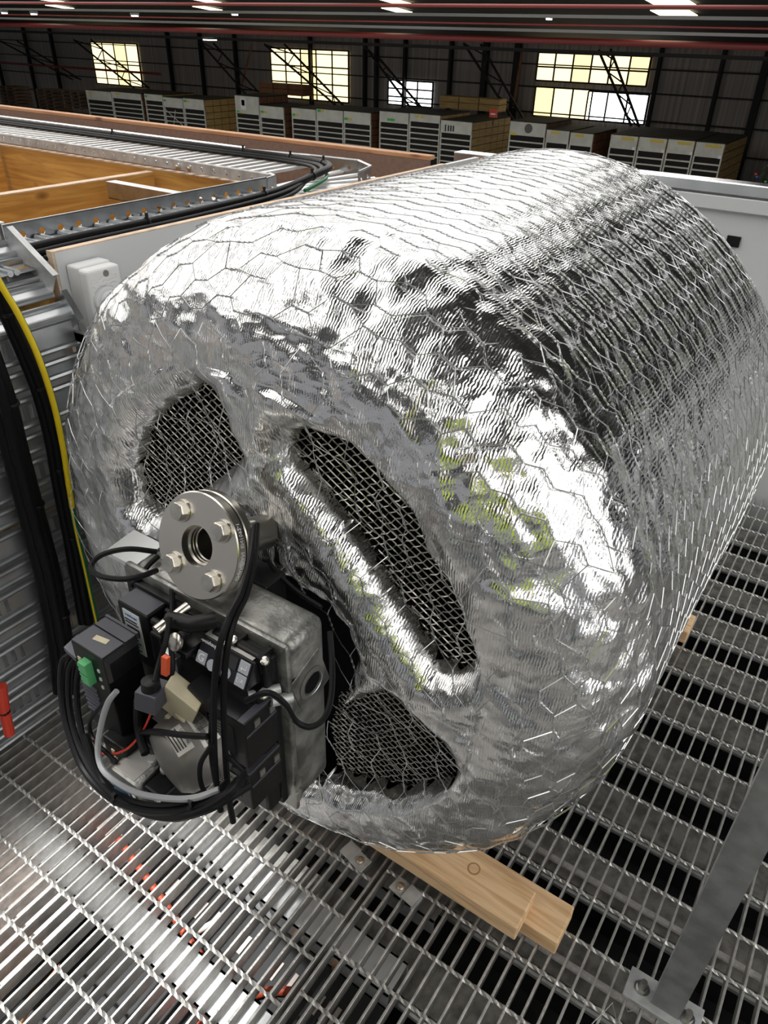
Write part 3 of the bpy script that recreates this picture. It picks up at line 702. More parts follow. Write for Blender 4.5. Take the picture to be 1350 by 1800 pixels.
# =================================================================== GRATING
PB, PR = .03, .097358
ph = RNG.uniform(0, 6, 200)
def grating(name, x0, nb, y0, y1, yr, label, broad=False):
    o = thing(name, label, 'grating', (x0, (y0+y1)/2, -.03))
    bar = MB().box(-.0024, .0024, y0, y1, -.032, 0).build('bar', 'galv_grate', o, bevel=.0007, seg=1); bar.location = (x0, 0, 0)
    for i in range(1, nb): shared('bar', bar, o, (x0+i*PB, 0, 0))
    # twisted cross rod with weld beads
    mb = MB(); L = (nb-1)*PB; pts = []; rs = []
    st = .0075; n = int(L/st)
    vs = []; fs = []
    for i in range(n+1):
        x = L*i/n; a = x/PB*math.pi*.8; nodew = math.exp(-((x/PB-round(x/PB))*PB/.0045)**2)
        r = .0036+.0012*nodew; zz = -.0012+.0006*nodew
        for j in range(4):
            t = a+j*math.pi/2; vs.append((x, r*math.cos(t)*1.15, zz+r*math.sin(t)))
    for i in range(n):
        for j in range(4): fs.append((i*4+j, i*4+(j+1) % 4, (i+1)*4+(j+1) % 4, (i+1)*4+j))
    mb.add(vs, fs); rod = mb.build('cross_rod', 'galv_grate', o); first = True
    j = math.ceil((yr-y1)/PR); ys = []
    while yr-j*PR > y0: ys.append(yr-j*PR); j += 1
    for k, y in enumerate(ys):
        if k == 0: rod.location = (x0, y, 0)
        else: shared('cross_rod', rod, o, (x0, y, 0))
    return o
grating('floor_grating', -1.478, 34, -1.0, 2.88, .5298, 'near galvanised floor grating panel under the burner and cable tray')
grating('floor_grating', -.4731, 46, -1.0, 2.88, .7636, 'galvanised floor grating panel to the right, carrying timbers and post')
# saddle clips
def clip(px, py, ang, label):
    p = U(px, py, z=.004); o = thing('grating_clip', label, 'clip', p)
    d = Vector((math.cos(ang), math.sin(ang), 0)); n = Vector((-d.y, d.x, 0))
    MB().obox(p+Vector((0, 0, .004)), d*.019, n*.017, Vector((0, 0, .002))).build('saddle', 'galv_dull', o, bevel=.001)
    MB().obox(p+d*.030+Vector((0, 0, .010)), d*.014, n*.018, Vector((0, 0, .0022))).build('hump', 'galv_dull', o, bevel=.001)
    MB().obox(p+d*.017+Vector((0, 0, .007)), d*.002, n*.0175, Vector((0, 0, .005))).build('hump_side', 'galv_dull', o)
    MB().obox(p+d*.044+Vector((0, 0, .001)), d*.002, n*.0175, Vector((0, 0, .011))).build('hump_side', 'galv_dull', o)
    MB().lathe([(.0105, 0), (.0105, .002), (.007, .002), (.0065, .007), (.003, .0075)], p+Vector((0, 0, .006)), (0, 0, 1), 12).build('bolt', 'zinc', o)
    return o
clip(633, 1516, math.radians(170), 'saddle clip on the near grating panel beside the gap')
clip(704, 1562, math.radians(-8), 'saddle clip on the right grating panel beside the pine timber')

# ------------------------------------------------------------------ below the grating
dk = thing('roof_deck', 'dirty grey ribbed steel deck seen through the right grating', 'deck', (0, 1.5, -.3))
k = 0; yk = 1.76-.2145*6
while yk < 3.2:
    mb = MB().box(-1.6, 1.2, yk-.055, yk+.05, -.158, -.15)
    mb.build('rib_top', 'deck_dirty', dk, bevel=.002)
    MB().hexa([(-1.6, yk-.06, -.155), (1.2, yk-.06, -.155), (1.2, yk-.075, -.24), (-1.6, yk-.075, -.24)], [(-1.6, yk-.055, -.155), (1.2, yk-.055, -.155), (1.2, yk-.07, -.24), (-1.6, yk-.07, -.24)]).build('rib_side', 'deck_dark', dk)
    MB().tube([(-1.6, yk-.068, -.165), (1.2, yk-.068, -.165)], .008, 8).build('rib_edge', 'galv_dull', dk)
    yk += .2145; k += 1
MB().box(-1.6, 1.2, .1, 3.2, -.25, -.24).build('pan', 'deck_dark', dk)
for (a, b, lab) in ((U(943, 1491, z=-.13), U(1150, 1611, z=-.13), 'long white conduit under the right grating, farther from the post'),
                    (U(972, 1678, z=-.13), U(1097, 1755, z=-.13), 'long white conduit under the grating beside the pine timber end')):
    d = (b-a)/(b.x-a.x); p0 = a+d*(-.46-a.x); p1 = a+d*(1.1-a.x); p0.y = a.y; p1.y = a.y; p0.z = p1.z = -.13
    o = MB().tube([p0, p1], .008, 10).build('conduit', 'conduit_white'); tag(o, lab, 'conduit')
# galvanised channels under the near grating, two painted lighter as the sunlit bands
def chan(y0, y1, z, m, lab, x0=-1.45, x1=-.35, cat='channel'):
    o = MB().box(x0, x1, y0, y1, z-.004, z).box(x0, x1, y0, y0+.004, z-.05, z).box(x0, x1, y1-.004, y1, z-.05, z).build('steel_channel', m); return tag(o, lab, cat)
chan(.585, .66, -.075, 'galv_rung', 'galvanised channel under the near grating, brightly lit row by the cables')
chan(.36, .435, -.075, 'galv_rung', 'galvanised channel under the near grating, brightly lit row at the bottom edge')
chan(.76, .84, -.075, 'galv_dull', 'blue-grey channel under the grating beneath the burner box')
o = thing('slotted_tray', 'dark slotted cable tray under the near grating between lit channels', 'cable tray', (-.9, .5, -.12))
MB().box(-1.45, -.35, .44, .58, -.125, -.12).build('base', 'deck_dark', o)
for i in range(9):
    x = -1.35+i*.11
    for q in range(3): MB().box(x+q*.02, x+q*.02+.009, .49, .53, -.12, -.117).build('slot', 'pale_board', o)
for (x0, x1, y0, y1, lab) in ((-1.45, -1.0, .17, .36, 'pale beige board under the grating at the lower left'), (-1.42, -1.1, .5, .60, 'pale beige board strip under the grating left of the red cable')):
    o = MB().box(x0, x1, y0, y1, -.112, -.10).build('pale_board', 'pale_board'); tag(o, lab, 'board')
cable('red_cable', [U(*p, z=-.1) for p in [(205, 1470), (270, 1560), (325, 1640), (350, 1690), (345, 1760), (350, 1830)]], .0085, 'red_dark', 'orange-red cable under the near grating passing the blue strips')
cable('red_cable', [U(*p, z=-.1) for p in [(340, 1660), (362, 1700), (358, 1760), (345, 1800), (330, 1840)]], .008, 'red_dark', 'second orange-red cable curling beside the blue strips under grating')
cable('red_cable', [U(*p, z=-.11) for p in [(360, 1820), (410, 1775), (440, 1752), (480, 1742), (540, 1745)]], .009, 'red_dark', 'orange-red cable under the grating near the panel gap')
for pts, lab in (([(310, 1705), (325, 1695), (345, 1745), (330, 1750)], 'blue plastic strip under the grating, left of red cable'), ([(352, 1760), (365, 1730), (378, 1738), (362, 1775)], 'blue plastic strip under the grating, right of red cable')):
    q = [U(*p, z=-.095) for p in pts]; o = MB().prism(q, (0, 0, -.006)).build('blue_strip', 'blue'); tag(o, lab, 'strip')
for px, py, w, lab in ((540, 1620, .02, 'copper coloured bracket under the grating next to the gap'), (610, 1670, .018, 'copper coloured bracket under the right grating beside the gap')):
    p = U(px, py, z=-.1); o = MB().obox(p, (.006, 0, 0), (0, .045, 0), (0, 0, .012)).build('copper_bracket', 'copper'); tag(o, lab, 'bracket')
cable('braided_cable', [U(*p, z=-.1) for p in [(30, 1800), (55, 1760), (85, 1730), (110, 1700)]], .01, 'copper', 'brown braided cable under the grating at the lower left')
cable('power_cable', [U(*p, z=-.11) for p in [(225, 1690), (300, 1655), (340, 1640), (380, 1620)]], .007, 'pale_board', 'pale cable under the grating above the blue strips')

# ------------------------------------------------------------------ timbers
def timber(x0, x1, y0, y1, z0, z1, label):
    o = MB().box(x0, x1, y0, y1, z0, z1).build('timber', 'pine_x', bevel=.003); return tag(o, label, 'timber')
timber(-1.25, -.106, .806, .893, .001, .045, 'lower pine timber on the grating, its stained end sticking out farthest')
timber(-1.25, -.177, .762, .850, .046, .090, 'upper pine timber with a round knot, under the front of the vessel')
tm = bpy.data.objects['timber.001']; kc = U(833, 1527, z=.0902)
MB().lathe([(.0135, 0), (.0135, .0004)], (kc.x, kc.y, .0899), (0, 0, 1), 24).build('knot', 'knot_brown', tm)
MB().lathe([(.0100, 0), (.0100, .0006)], (kc.x, kc.y, .0903), (0, 0, 1), 24).build('knot_core', 'pine_x', tm)
timber(-1.25, -.137, 1.80, 1.888, .046, .090, 'pine timber end peeking out under the rear of the vessel')
timber(-1.25, -.16, 1.80, 1.888, .001, .045, 'lower pine timber under the rear of the vessel, mostly hidden')

# ------------------------------------------------------------------ post at the right
po = thing('guardrail_post', 'dull galvanised vertical post bolted to the grating at the lower right', 'post', (.10, .84, 0))
a = U(1143, 1762, z=.012); b = U(1192, 1793, z=.012)
d = (b-a); d.z = 0; w = d.length; d.normalize(); nrm = Vector((d.y, -d.x, 0))*-1
c = (a+b)/2
MB().obox((c.x, c.y, .60), d*w/2, nrm*.0, Vector((0, 0, .59))).obox((c.x+nrm.x*.012, c.y+nrm.y*.012, .60), d*w/2, nrm*.012, Vector((0, 0, .588))).build('upright', 'galv_dull', po, bevel=.003)
pc = U(1165, 1763, z=.006)
MB().obox((pc.x, pc.y, .006), d*.068, nrm*.03, Vector((0, 0, .005))).build('base_plate', 'galv_dull', po, bevel=.001)
for px, py in ((1128, 1737), (1207, 1790)):
    p = U(px, py, z=.012); mb = MB().lathe([(.0135, 0), (.0135, .002), (.0105, .0021), (.0105, .010), (.0105, .0101)], (p.x, p.y, .011), (0, 0, 1), 6); mb.build('nut', 'zinc', po)
    MB().lathe([(.0145, 0), (.0145, .0025)], (p.x, p.y, .011), (0, 0, 1), 20).build('washer', 'galv', po)
    MB().tube([(p.x, p.y, .012), (p.x, p.y, .036)], .0062, 10).build('stud', 'cast_grey', po)
for k, pts in enumerate(([(1040, 1800), (1065, 1775), (1077, 1762)], [(1077, 1764), (1080, 1778), (1085, 1800)], [(1100, 1765), (1103, 1778), (1120, 1775), (1122, 1790)])):
    o = MB().tube([U(*p, z=.012) for p in pts], .0009, 5).build('wire_offcut', 'wire'); tag(o, ['long bent offcut of netting wire on the grating by the post', 'short straight offcut of netting wire on the grating by the post', 'hooked offcut of netting wire nearest the post base'][k], 'wire')

# =================================================================== THE FOIL VESSEL
XC, ZC, RV = -.691, .690, .597
YF = .664; RFI = .18
vs_ = thing('insulated_vessel', 'large foil-wrapped insulated drum bound in wire netting on timbers', 'vessel', (XC, 1.28, .09))
def rel(pts, Y=.68): return [((U(*p, Y=Y).x-XC), (U(*p, Y=Y).z-ZC)) for p in pts]
HOLES = [
    rel([(340, 684), (368, 700), (388, 735), (400, 765), (416, 802), (372, 838), (310, 885), (262, 912), (240, 885), (228, 832), (244, 765), (285, 722), (315, 708)]),
    rel([(508, 770), (545, 768), (592, 790), (640, 820), (678, 858), (702, 905), (742, 985), (775, 1035), (800, 1085), (822, 1150), (818, 1182), (795, 1188), (765, 1180), (735, 1140), (690, 1075), (640, 990), (590, 925), (545, 870), (505, 825), (497, 795)]),
    rel([(585, 1255), (640, 1235), (682, 1225), (712, 1245), (745, 1275), (785, 1318), (797, 1345), (792, 1372), (755, 1392), (690, 1400), (620, 1385), (580, 1370), (570, 1310)]),
    rel([(520, 1035), (575, 1062), (602, 1100), (618, 1150), (612, 1200), (598, 1235), (590, 1330), (560, 1380), (480, 1330), (400, 1240), (330, 1120), (330, 1020), (430, 1010)]),
]
def sdf(x, z, poly):
    d2 = np.full(x.shape, 1e9); ins = np.zeros(x.shape, bool); n = len(poly)
    for i in range(n):
        ax, az = poly[i]; bx, bz = poly[(i+1) % n]; ex, ez = bx-ax, bz-az
        t = np.clip(((x-ax)*ex+(z-az)*ez)/(ex*ex+ez*ez), 0, 1)
        d2 = np.minimum(d2, (x-ax-ex*t)**2+(z-az-ez*t)**2)
        c = ((az > z) != (bz > z)) & (x < (bx-ax)*(z-az)/((bz-az) if abs(bz-az) > 1e-12 else 1e-12)+ax); ins ^= c
    return np.where(ins, -1, 1)*np.sqrt(d2)
def sd_all(x, z):
    s = np.full(x.shape, 1e9)
    for h in HOLES: s = np.minimum(s, sdf(x, z, h))
    return s-.005
prof = []          # r, y, nr, ny, kind
for r in np.linspace(.0, RV-RFI, 128): prof.append((r, YF, 0, -1, 0))
for a in np.linspace(0, math.pi/2, 54)[1:]: prof.append((RV-RFI+RFI*math.sin(a), YF+RFI-RFI*math.cos(a), math.sin(a), -math.cos(a), 1))
for y in np.linspace(YF+RFI, 1.74, 165)[1:]: prof.append((RV, y, 1, 0, 1))
for a in np.linspace(0, math.pi/2, 34)[1:]: prof.append((RV-.16+.16*math.cos(a), 1.74+.16*math.sin(a), math.cos(a), math.sin(a), 1))
for r in np.linspace(RV-.16, .02, 10)[1:]: prof.append((r, 1.90, 0, 1, 2))
prof = np.array(prof); NT = 640
th = np.arange(NT)*2*math.pi/NT
R_ = prof[:, 0][:, None]; Yp = prof[:, 1][:, None]
X = R_*np.cos(th); Z = R_*np.sin(th); Yv = Yp+0*th
NX = prof[:, 2][:, None]*np.cos(th); NZ = prof[:, 2][:, None]*np.sin(th); NY = prof[:, 3][:, None]+0*th
shape = X.shape
X, Z, Yv, NX, NY, NZ = (a.ravel() for a in (X, Z, Yv, NX, NY, NZ))
kind = np.repeat(prof[:, 4], NT)
fr = kind == 0
sd = np.full(X.shape, 1.0); sd[fr] = sd_all(X[fr], Z[fr])
# snap vertices near the outline of an opening onto it
step = .0021
for _ in range(2):
    near = fr & (np.abs(sd) < step)
    e = 1e-4; gx = (sd_all(X[near]+e, Z[near])-sd[near])/e; gz = (sd_all(X[near], Z[near]+e)-sd[near])/e
    gl = np.maximum(np.hypot(gx, gz), .3); X[near] -= sd[near]*gx/gl**2; Z[near] -= sd[near]*gz/gl**2
    sd[near] = sd_all(X[near], Z[near])
sdm = np.maximum(sd, 0)
P3 = np.stack([X, Yv, Z], 1)
fac = .35+1.0*np.exp(-((Yv-.80)/.17)**2)
crump = np.clip(1.25-(Yv-YF)/.42, .36, 1)
disp = .012*pn(P3*3.1+5)+crump*(.010*pn(P3*7)+.0040*ridge(P3*11+3)+.010*fac*crumple(P3, 9)+.0055*fac*crumple(P3, 21)+.0022*crumple(P3, 46))
lip = np.where(fr, .034*np.exp(-sdm/.014)-.010*np.exp(-((sdm-.045)/.032)**2), 0)
lip = lip + np.where(fr, .012*np.exp(-sdm/.03)*crumple(P3, 24), 0)
# netting rows on the barrel (also used to quilt the foil)
HW, HA = .046, .052      # pitch along the axis, pitch round the drum
s_arc = np.concatenate([[0], np.cumsum(np.hypot(np.diff(prof[:, 0]), np.diff(prof[:, 1])))])
NR = int(round(2*math.pi*RV/HA/2)*2)
sv = np.repeat(s_arc, NT); tv_ = np.tile(th, len(prof))
u = sv/HW; v = tv_*NR/(2*math.pi)
def hexd(u, v):
    """distance-like field: 0 on wires, 1 in the middle of a mesh"""
    best = np.full(u.shape, 9.)
    for dv in (0, 1):
        vv = np.floor(v)+dv; uu = np.round(u-.5*(vv % 2))+.5*(vv % 2)
        d = np.hypot((u-uu)*HW, (v-vv-.0)*HA); best = np.minimum(best, d)
    return best
hd = hexd(u, v)
quilt = np.where(~fr, .0017*np.cos(np.clip(hd/.030, 0, 1)*math.pi/2), 0)*np.clip((Yv-.72)/.25, 0, 1)
quilt = quilt*(kind == 1)
sag = -.012*np.clip(-Z/RV, 0, 1)**6
tot = disp+quilt
VX = XC+X+NX*tot; VZ = ZC+Z+NZ*tot; VY = Yv+NY*tot+lip+np.clip(1-(Yv-YF)/.3, 0, 1)*(.014*np.clip(Z/RV, 0, 1)-.030*np.clip(-Z/RV, 0, 1)**2)
VZ = np.maximum(VZ, .0905)
keep_v = ~(fr & (sd < -1e-5))
nr, nt = shape
idx = np.arange(nr*nt).reshape(shape)
a = idx[:-1, :]; b = np.roll(idx, -1, 1)[:-1, :]; c = np.roll(idx, -1, 1)[1:, :]; d = idx[1:, :]
quads = np.stack([a.ravel(), d.ravel(), c.ravel(), b.ravel()], 1)
ok = (sd[quads] > -2e-4).all(1); quads = quads[ok]
used = np.unique(quads); rem = -np.ones(nr*nt, int); rem[used] = np.arange(len(used))
co = np.stack([VX, VY, VZ], 1)[used]; quads = rem[quads]
me = bpy.data.meshes.new('foil_jacket'); me.vertices.add(len(co)); me.vertices.foreach_set('co', co.ravel())
me.loops.add(quads.size); me.loops.foreach_set('vertex_index', quads.ravel())
me.polygons.add(len(quads)); me.polygons.foreach_set('loop_start', np.arange(0, quads.size, 4)); me.polygons.foreach_set('loop_total', np.full(len(quads), 4))
me.update(); me.validate()
bm = bmesh.new(); bm.from_mesh(me); bmesh.ops.remove_doubles(bm, verts=[v for v in bm.verts if (v.co.x-XC)**2+(v.co.z-ZC)**2 < 1e-4], dist=1e-5)
be = [e for e in bm.edges if e.is_boundary and e.verts[0].co.y < 1.0]
ret = bmesh.ops.extrude_edge_only(bm, edges=be)
for v in [g for g in ret['geom'] if isinstance(g, bmesh.types.BMVert)]: v.co.y += .03+.012*math.sin(v.co.x*160)+.008*math.sin(v.co.z*210)
bmesh.ops.recalc_face_normals(bm, faces=bm.faces)
bm.to_mesh(me); bm.free()
jk = obj('foil_jacket', me, 'foil', vs_, smooth=False)
me.polygons.foreach_set('use_smooth', [True]*len(me.polygons))
jk['label'] = 'crumpled aluminium foil insulation jacket'
# black drum added behind the openings to paint the hollow's dark
MB().lathe([(.43, 0), (.45, .01), (.45, .2)], (XC, .80, ZC), (0, 1, 0), 48).build('dark_backing', 'black_inside', vs_)
# woven wire screens behind the openings
sc = MB()
for hi, h in enumerate(HOLES[:3]):
    hx = np.array([p[0] for p in h]); hz = np.array([p[1] for p in h]); cx, cz = hx.mean(), hz.mean(); ext = .26
    for fam, ang in enumerate((math.radians(41), math.radians(-30))):
        dx, dz = math.cos(ang), math.sin(ang); nx, nz = -dz, dx; SP = .0118
        for k in range(-24, 25):
            ts = np.arange(-46, 47); x = cx+nx*k*SP+dx*ts*SP/2; z = cz+nz*k*SP+dz*ts*SP/2
            ins = sdf(x, z, h) < .018; run = []
            for i in range(len(ts)):
                if ins[i]:
                    w = .0016*math.sin((ts[i]+k)*math.pi/2+fam*math.pi/2)
                    run.append((XC+x[i]+nx*w, .722+.0014*math.cos((ts[i]+k)*math.pi/2+fam*math.pi), ZC+z[i]+nz*w))
                if (not ins[i] or i == len(ts)-1):
                    if len(run) > 1: sc.tube(run, .00105, 3, caps=False)
                    run = []
so = sc.build('wire_screen', 'screen_wire', vs_); so['kind'] = 'stuff'; so['label'] = 'crimped dark wire screen behind the openings'
# hexagonal wire netting
def surf(s, t, off):
    r = np.interp(s, s_arc, prof[:, 0]); y = np.interp(s, s_arc, prof[:, 1]); i = min(len(prof)-1, int(np.searchsorted(s_arc, s)))
    return r, y, i
net = MB(); S0 = .50; S1 = s_arc[-10]
nu = int((S1-S0)/HW); jit = RNG.normal(0, 1, (NR+2, nu+3, 2))
def netpt(iu, iv, du=0., dv=0.):
    j = jit[iv % NR, iu % (nu+3)]; amp = 1.8 if iu < 6 else .75
    s = S0+(iu+.5*(iv % 2)+du)*HW+j[0]*.0035*amp; t = (iv+dv)*2*math.pi/NR+j[1]*.004*amp
    return s, t
def P_of(s, t, off=.0045):
    s = min(max(s, .0), s_arc[-1]); r = np.interp(s, s_arc, prof[:, 0]); y = np.interp(s, s_arc, prof[:, 1])
    nr_ = np.interp(s, s_arc, prof[:, 2]); ny_ = np.interp(s, s_arc, prof[:, 3])
    p = np.array([[r*math.cos(t), y, r*math.sin(t)]]); dd = .012*pn(p*3.1+5)[0]+min(1, max(.22, 1.25-(y-YF)/.42))*(.010*pn(p*8)[0]+.002)+off
    z = ZC+(r+nr_*dd)*math.sin(t)
    zr = r*math.sin(t)/RV; sh_ = min(1, max(0, 1-(y-YF)/.3))*(.014*min(1, max(0, zr))-.030*min(1, max(0, -zr))**2)
    return Vector((XC+(r+nr_*dd)*math.cos(t), y+ny_*dd+sh_, max(z, .0915)))
TW = .28
for iv in range(NR):
    tdeg = math.degrees(iv*2*math.pi/NR)
    if 150 < tdeg < 262: continue      # rear lower quarter: touching nothing in view, left bare under the drum
    for iu in range(nu):
        # twisted leg around the drum between row iv-TW and iv+TW, then two arms to the neighbours of the next row
        s, t = netpt(iu, iv); a0 = P_of(*netpt(iu, iv, 0, -TW)); a1 = P_of(*netpt(iu, iv, 0, TW))
        d = a1-a0; L = d.length; d.normalize(); u_ = d.orthogonal().normalized(); w_ = d.cross(u_)
        for ph_ in (0, math.pi):
            pts = []
            for q in range(7):
                f = q/6; ang = ph_+f*math.pi*3; pts.append(a0+d*(L*f)+u_*(.0011*math.cos(ang))+w_*(.0011*math.sin(ang)))
            net.tube(pts, .00085, 3, caps=False)
        o2 = 1 if iv % 2 else 0
        for jj in (iu-1+o2, iu+o2):
            if 0 <= jj < nu:
                b = P_of(*netpt(jj, iv+1, 0, -TW)); m_ = (a1+b)/2; 
                net.tube([a1, m_, b], .00078, 3, caps=False)
# netting over the front face
HX, HZ = .058, .062
def facept(i, j, dj=0.):
    rr = np.random.default_rng((i+50)*977+(j+50)*31); jx, jz = rr.normal(0, .006, 2)
    x = (i+.5*(j % 2))*HX+jx; z = (j+dj)*HZ+jz; ca, sa = math.cos(.35), math.sin(.35); x, z = x*ca-z*sa, x*sa+z*ca
    r = math.hypot(x, z)
    if r > .50: return None
    t = math.atan2(z, x); p = P_of(r, t, .006); s_ = float(sd_all(np.array([x]), np.array([z]))[0])
    p.y += -.010*math.exp(-((max(s_, 0)-.045)/.032)**2)
    if s_ < 0: p.y += min(.02, -s_*.5)
    return p
inb = sdf
for i in range(-10, 11):
    for j in range(-10, 11):
        a0, a1 = facept(i, j, -.24), facept(i, j, .24)
        if a0 is None or a1 is None: continue
        mid = (a0+a1)/2
        if float(sdf(np.array([mid.x-XC]), np.array([mid.z-ZC]), HOLES[3])[0]) < .0: continue
        d = a1-a0; L = d.length; d.normalize(); u_ = d.orthogonal().normalized(); w_ = d.cross(u_)
        for ph_ in (0, math.pi):
            net.tube([a0+d*(L*q/6)+u_*(.0011*math.cos(ph_+q*math.pi/2))+w_*(.0011*math.sin(ph_+q*math.pi/2)) for q in range(7)], .0008, 3, caps=False)
        o2 = 1 if j % 2 else 0
        for ii in (i-1+o2, i+o2):
            b = facept(ii, j+1, -.24)
            if b is not None: net.tube([a1, (a1+b)/2+Vector((0, -.002, 0)), b], .00072, 3, caps=False)
no = net.build('wire_netting', 'wire', vs_); no['kind'] = 'stuff'; no['label'] = 'twisted hexagonal galvanised wire netting'

# =================================================================== FLANGE
FA = Vector((0, .934, -.358)).normalized(); FC = Vector((-.657, .532, .919))
fg = thing('pipe_flange', 'stainless bolted pipe flange pair above the burner', 'flange', FC+FA*.1)
def ring_prof(ro, ri, t, c=.0015):
    return [(ri, 0), (ro-c, 0), (ro, c), (ro, t-c), (ro-c, t), (ri, t), (ri, 0)]
ff = MB().lathe(ring_prof(.0755, .0290, .016), FC, FA, 64, close=False).build('front_disc', 'stainless', fg, smooth=True)
MB().lathe(ring_prof(.072, .029, .003), FC+FA*.016, FA, 48, close=False).build('gasket', 'black_plastic', fg, smooth=True)
MB().lathe(ring_prof(.0755, .0250, .014), FC+FA*.019, FA, 64, close=False).build('rear_disc', 'stainless', fg, smooth=True)
MB().lathe([(.029, .012), (.026, .014), (.026, .022), (.0235, .024), (.0235, .14), (.0265, .14), (.0265, .034), (.029, .033), (.029, .012)], FC, FA, 40, close=False).build('pipe', 'stainless_dark', fg, smooth=True)
ub = FA.cross(Vector((0, 0, 1))).normalized(); vb = ub.cross(FA)*1
if vb.z < 0: vb = -vb
for k, (px, py) in enumerate(((311, 891), (391, 931), (296, 993), (371, 1029))):
    ray = (RT*((px-675)/F_PX)-UP*((py-900)/F_PX)+FW); t = (FC-FA*.006-CAMP).dot(FA)/ray.dot(FA); bpnt = CAMP+ray*t
    rel_ = bpnt-FC; rel_ -= FA*rel_.dot(FA); rel_ = rel_.normalized()*.0535
    bt = MB().lathe([(.0125, -.011), (.0135, -.0095), (.0135, -.0005)], FC+rel_, FA, 6).build('bolt_head', 'zinc', fg, bevel=.0006)
    MB().lathe([(.0160, -.0005), (.0160, -.003)], FC+rel_+FA*.0, FA, 24).build('washer', 'zinc', bt)
    MB().lathe([(.0112, 0), (.0112, .0012)], FC+rel_-FA*.0118, FA, 24).build('bolt_face', 'zinc', bt)
    MB().tube([FC+rel_+FA*.03, FC+rel_+FA*.062], .0075, 12).build('bolt_shank', 'zinc', fg)
    MB().lathe([(.0130, .033), (.0130, .045)], FC+rel_, FA, 6).build('nut', 'zinc', fg, bevel=.0006)
# stamped lettering round the rim
me = text_mesh('CHANDAN  EN1092-1', .0085, .0003); ang0 = None
uu = ub if ub.x > 0 else -ub
for v in me.vertices:
    ang = math.radians(12)+v.co.x/.0757; rad = .0756+v.co.z
    v.co = FC+FA*(.0078+v.co.y)+(uu*math.cos(ang)+vb*math.sin(ang))*rad
me.materials.clear(); obj('stamped_lettering', me, 'knob_grey', fg)

# =================================================================== BURNER
bu = thing('burner', 'black and cast-aluminium burner with keypad, motor and valves on vessel front', 'burner', (-.65, .56, .50))
# cast aluminium housing: a shell with rounded corners and an open black front
hs = MB().box(-.80, -.491, .522, .602, .50, .832).build('housing', 'cast_alu', bu, bevel=.016, seg=4, smooth=True)
MB().box(-.804, -.487, .512, .5225, .494, .838).build('flange_rim', 'cast_alu', hs, bevel=.004, smooth=True)
MB().box(-.79, -.503, .500, .513, .512, .822).build('front_plate', 'black_plastic', hs, bevel=.003)
MB().lathe([(.026, 0), (.026, .003), (.0195, .004), (.0195, 0), (.0175, 0)], (-.4905, .563, .733), (1, 0, 0), 32).build('threaded_port', 'cast_grey', hs, smooth=True)
for k in range(5): MB().lathe([(.0195, 0), (.0185, .0006), (.0195, .0012)], (-.4895+.0008*k, .563, .733), (1, 0, 0), 28, close=False).build('thread', 'galv', hs)
MB().lathe([(.0172, 0), (.0172, .001)], (-.4895, .563, .733), (1, 0, 0), 24).build('port_bore', 'black_inside', hs)
MB().obox((-.4910, .563, .733), (.0010, 0, 0), (0, .031, .012), (0, -.012, .040)).build('port_plate', 'cast_alu', hs, bevel=.001)
for z in (.56, .53): MB().box(-.489, -.4855, .512, .524, z-.014, z+.005).build('hinge_lug', 'cast_alu', hs)
MB().box(-.70, -.60, .598, .645, .77, .83).build('neck', 'black_plastic', bu, bevel=.004)
# bright ignition cover at the far left of the housing
MB().box(-.86, -.80, .545, .60, .70, .818).build('side_cover', 'cast_alu', bu, bevel=.004)
MB().obox((-.835, .555, .823), (.035, 0, .0), (0, .03, .004), (0, 0, .004)).build('bright_lid', 'galv_bright', bu, bevel=.001)
# black body in front
MB().box(-.775, -.505, .472, .502, .52, .775).build('body', 'black_plastic', bu, bevel=.006)
MB().box(-.60, -.503, .488, .503, .76, .828).build('keypad_mount', 'black_plastic', bu, bevel=.004)
for x in (-.56, -.515): MB().box(x, x+.006, .486, .512, .80, .829).build('mount_fin', 'black_plastic', bu)
for (x, y, z) in ((-.505, .492, .822), (-.56, .492, .829), (-.499, .478, .775)): MB().lathe([(.006, 0), (.006, .005), (.003, .006)], (x, y, z), (.2, -.5, .8), 10).build('screw', 'zinc', bu)
# keypad
TL, TR = U(357, 1113, Y=.482), U(448, 1166, Y=.482)
BL, BR = U(343, 1163, X=TL.x), U(432, 1217, X=TR.x)
BL.y = BR.y = (BL.y+BR.y)/2; BL.z = BR.z = (BL.z+BR.z)/2; TL.z = TR.z = (TL.z+TR.z)/2
kn = (TR-TL).cross(BL-TL).normalized(); kn = kn if kn.y < 0 else -kn
kp = MB().prism([TL, TR, BR, BL], Vector((0, .028, -.006))).build('keypad', 'black_gloss', bu, bevel=.002)
MB().prism([TL+Vector((.004, .0, .001)), TR+Vector((-.004, 0, .001)), TR+Vector((-.004, .014, .0)), TL+Vector((.004, .014, 0))], (0, 0, .001)).build('keypad_label', 'label_silver', kp)
er = (TR-TL).normalized(); eu = (TL-BL).normalized(); KW = (TR-TL).length; KH = (TL-BL).length
def kpos(u, v): return BL+er*(KW*u)+eu*(KH*v)+kn*.0008
MB().prism([kpos(.02, .06), kpos(.98, .06), kpos(.98, .94), kpos(.02, .94)], kn*.0006).build('front_foil', 'key_navy', kp)
MB().prism([kpos(.40, .46)+kn*.001, kpos(.74, .46)+kn*.001, kpos(.74, .88)+kn*.001, kpos(.40, .88)+kn*.001], kn*.0008).build('display', 'lcd', kp)
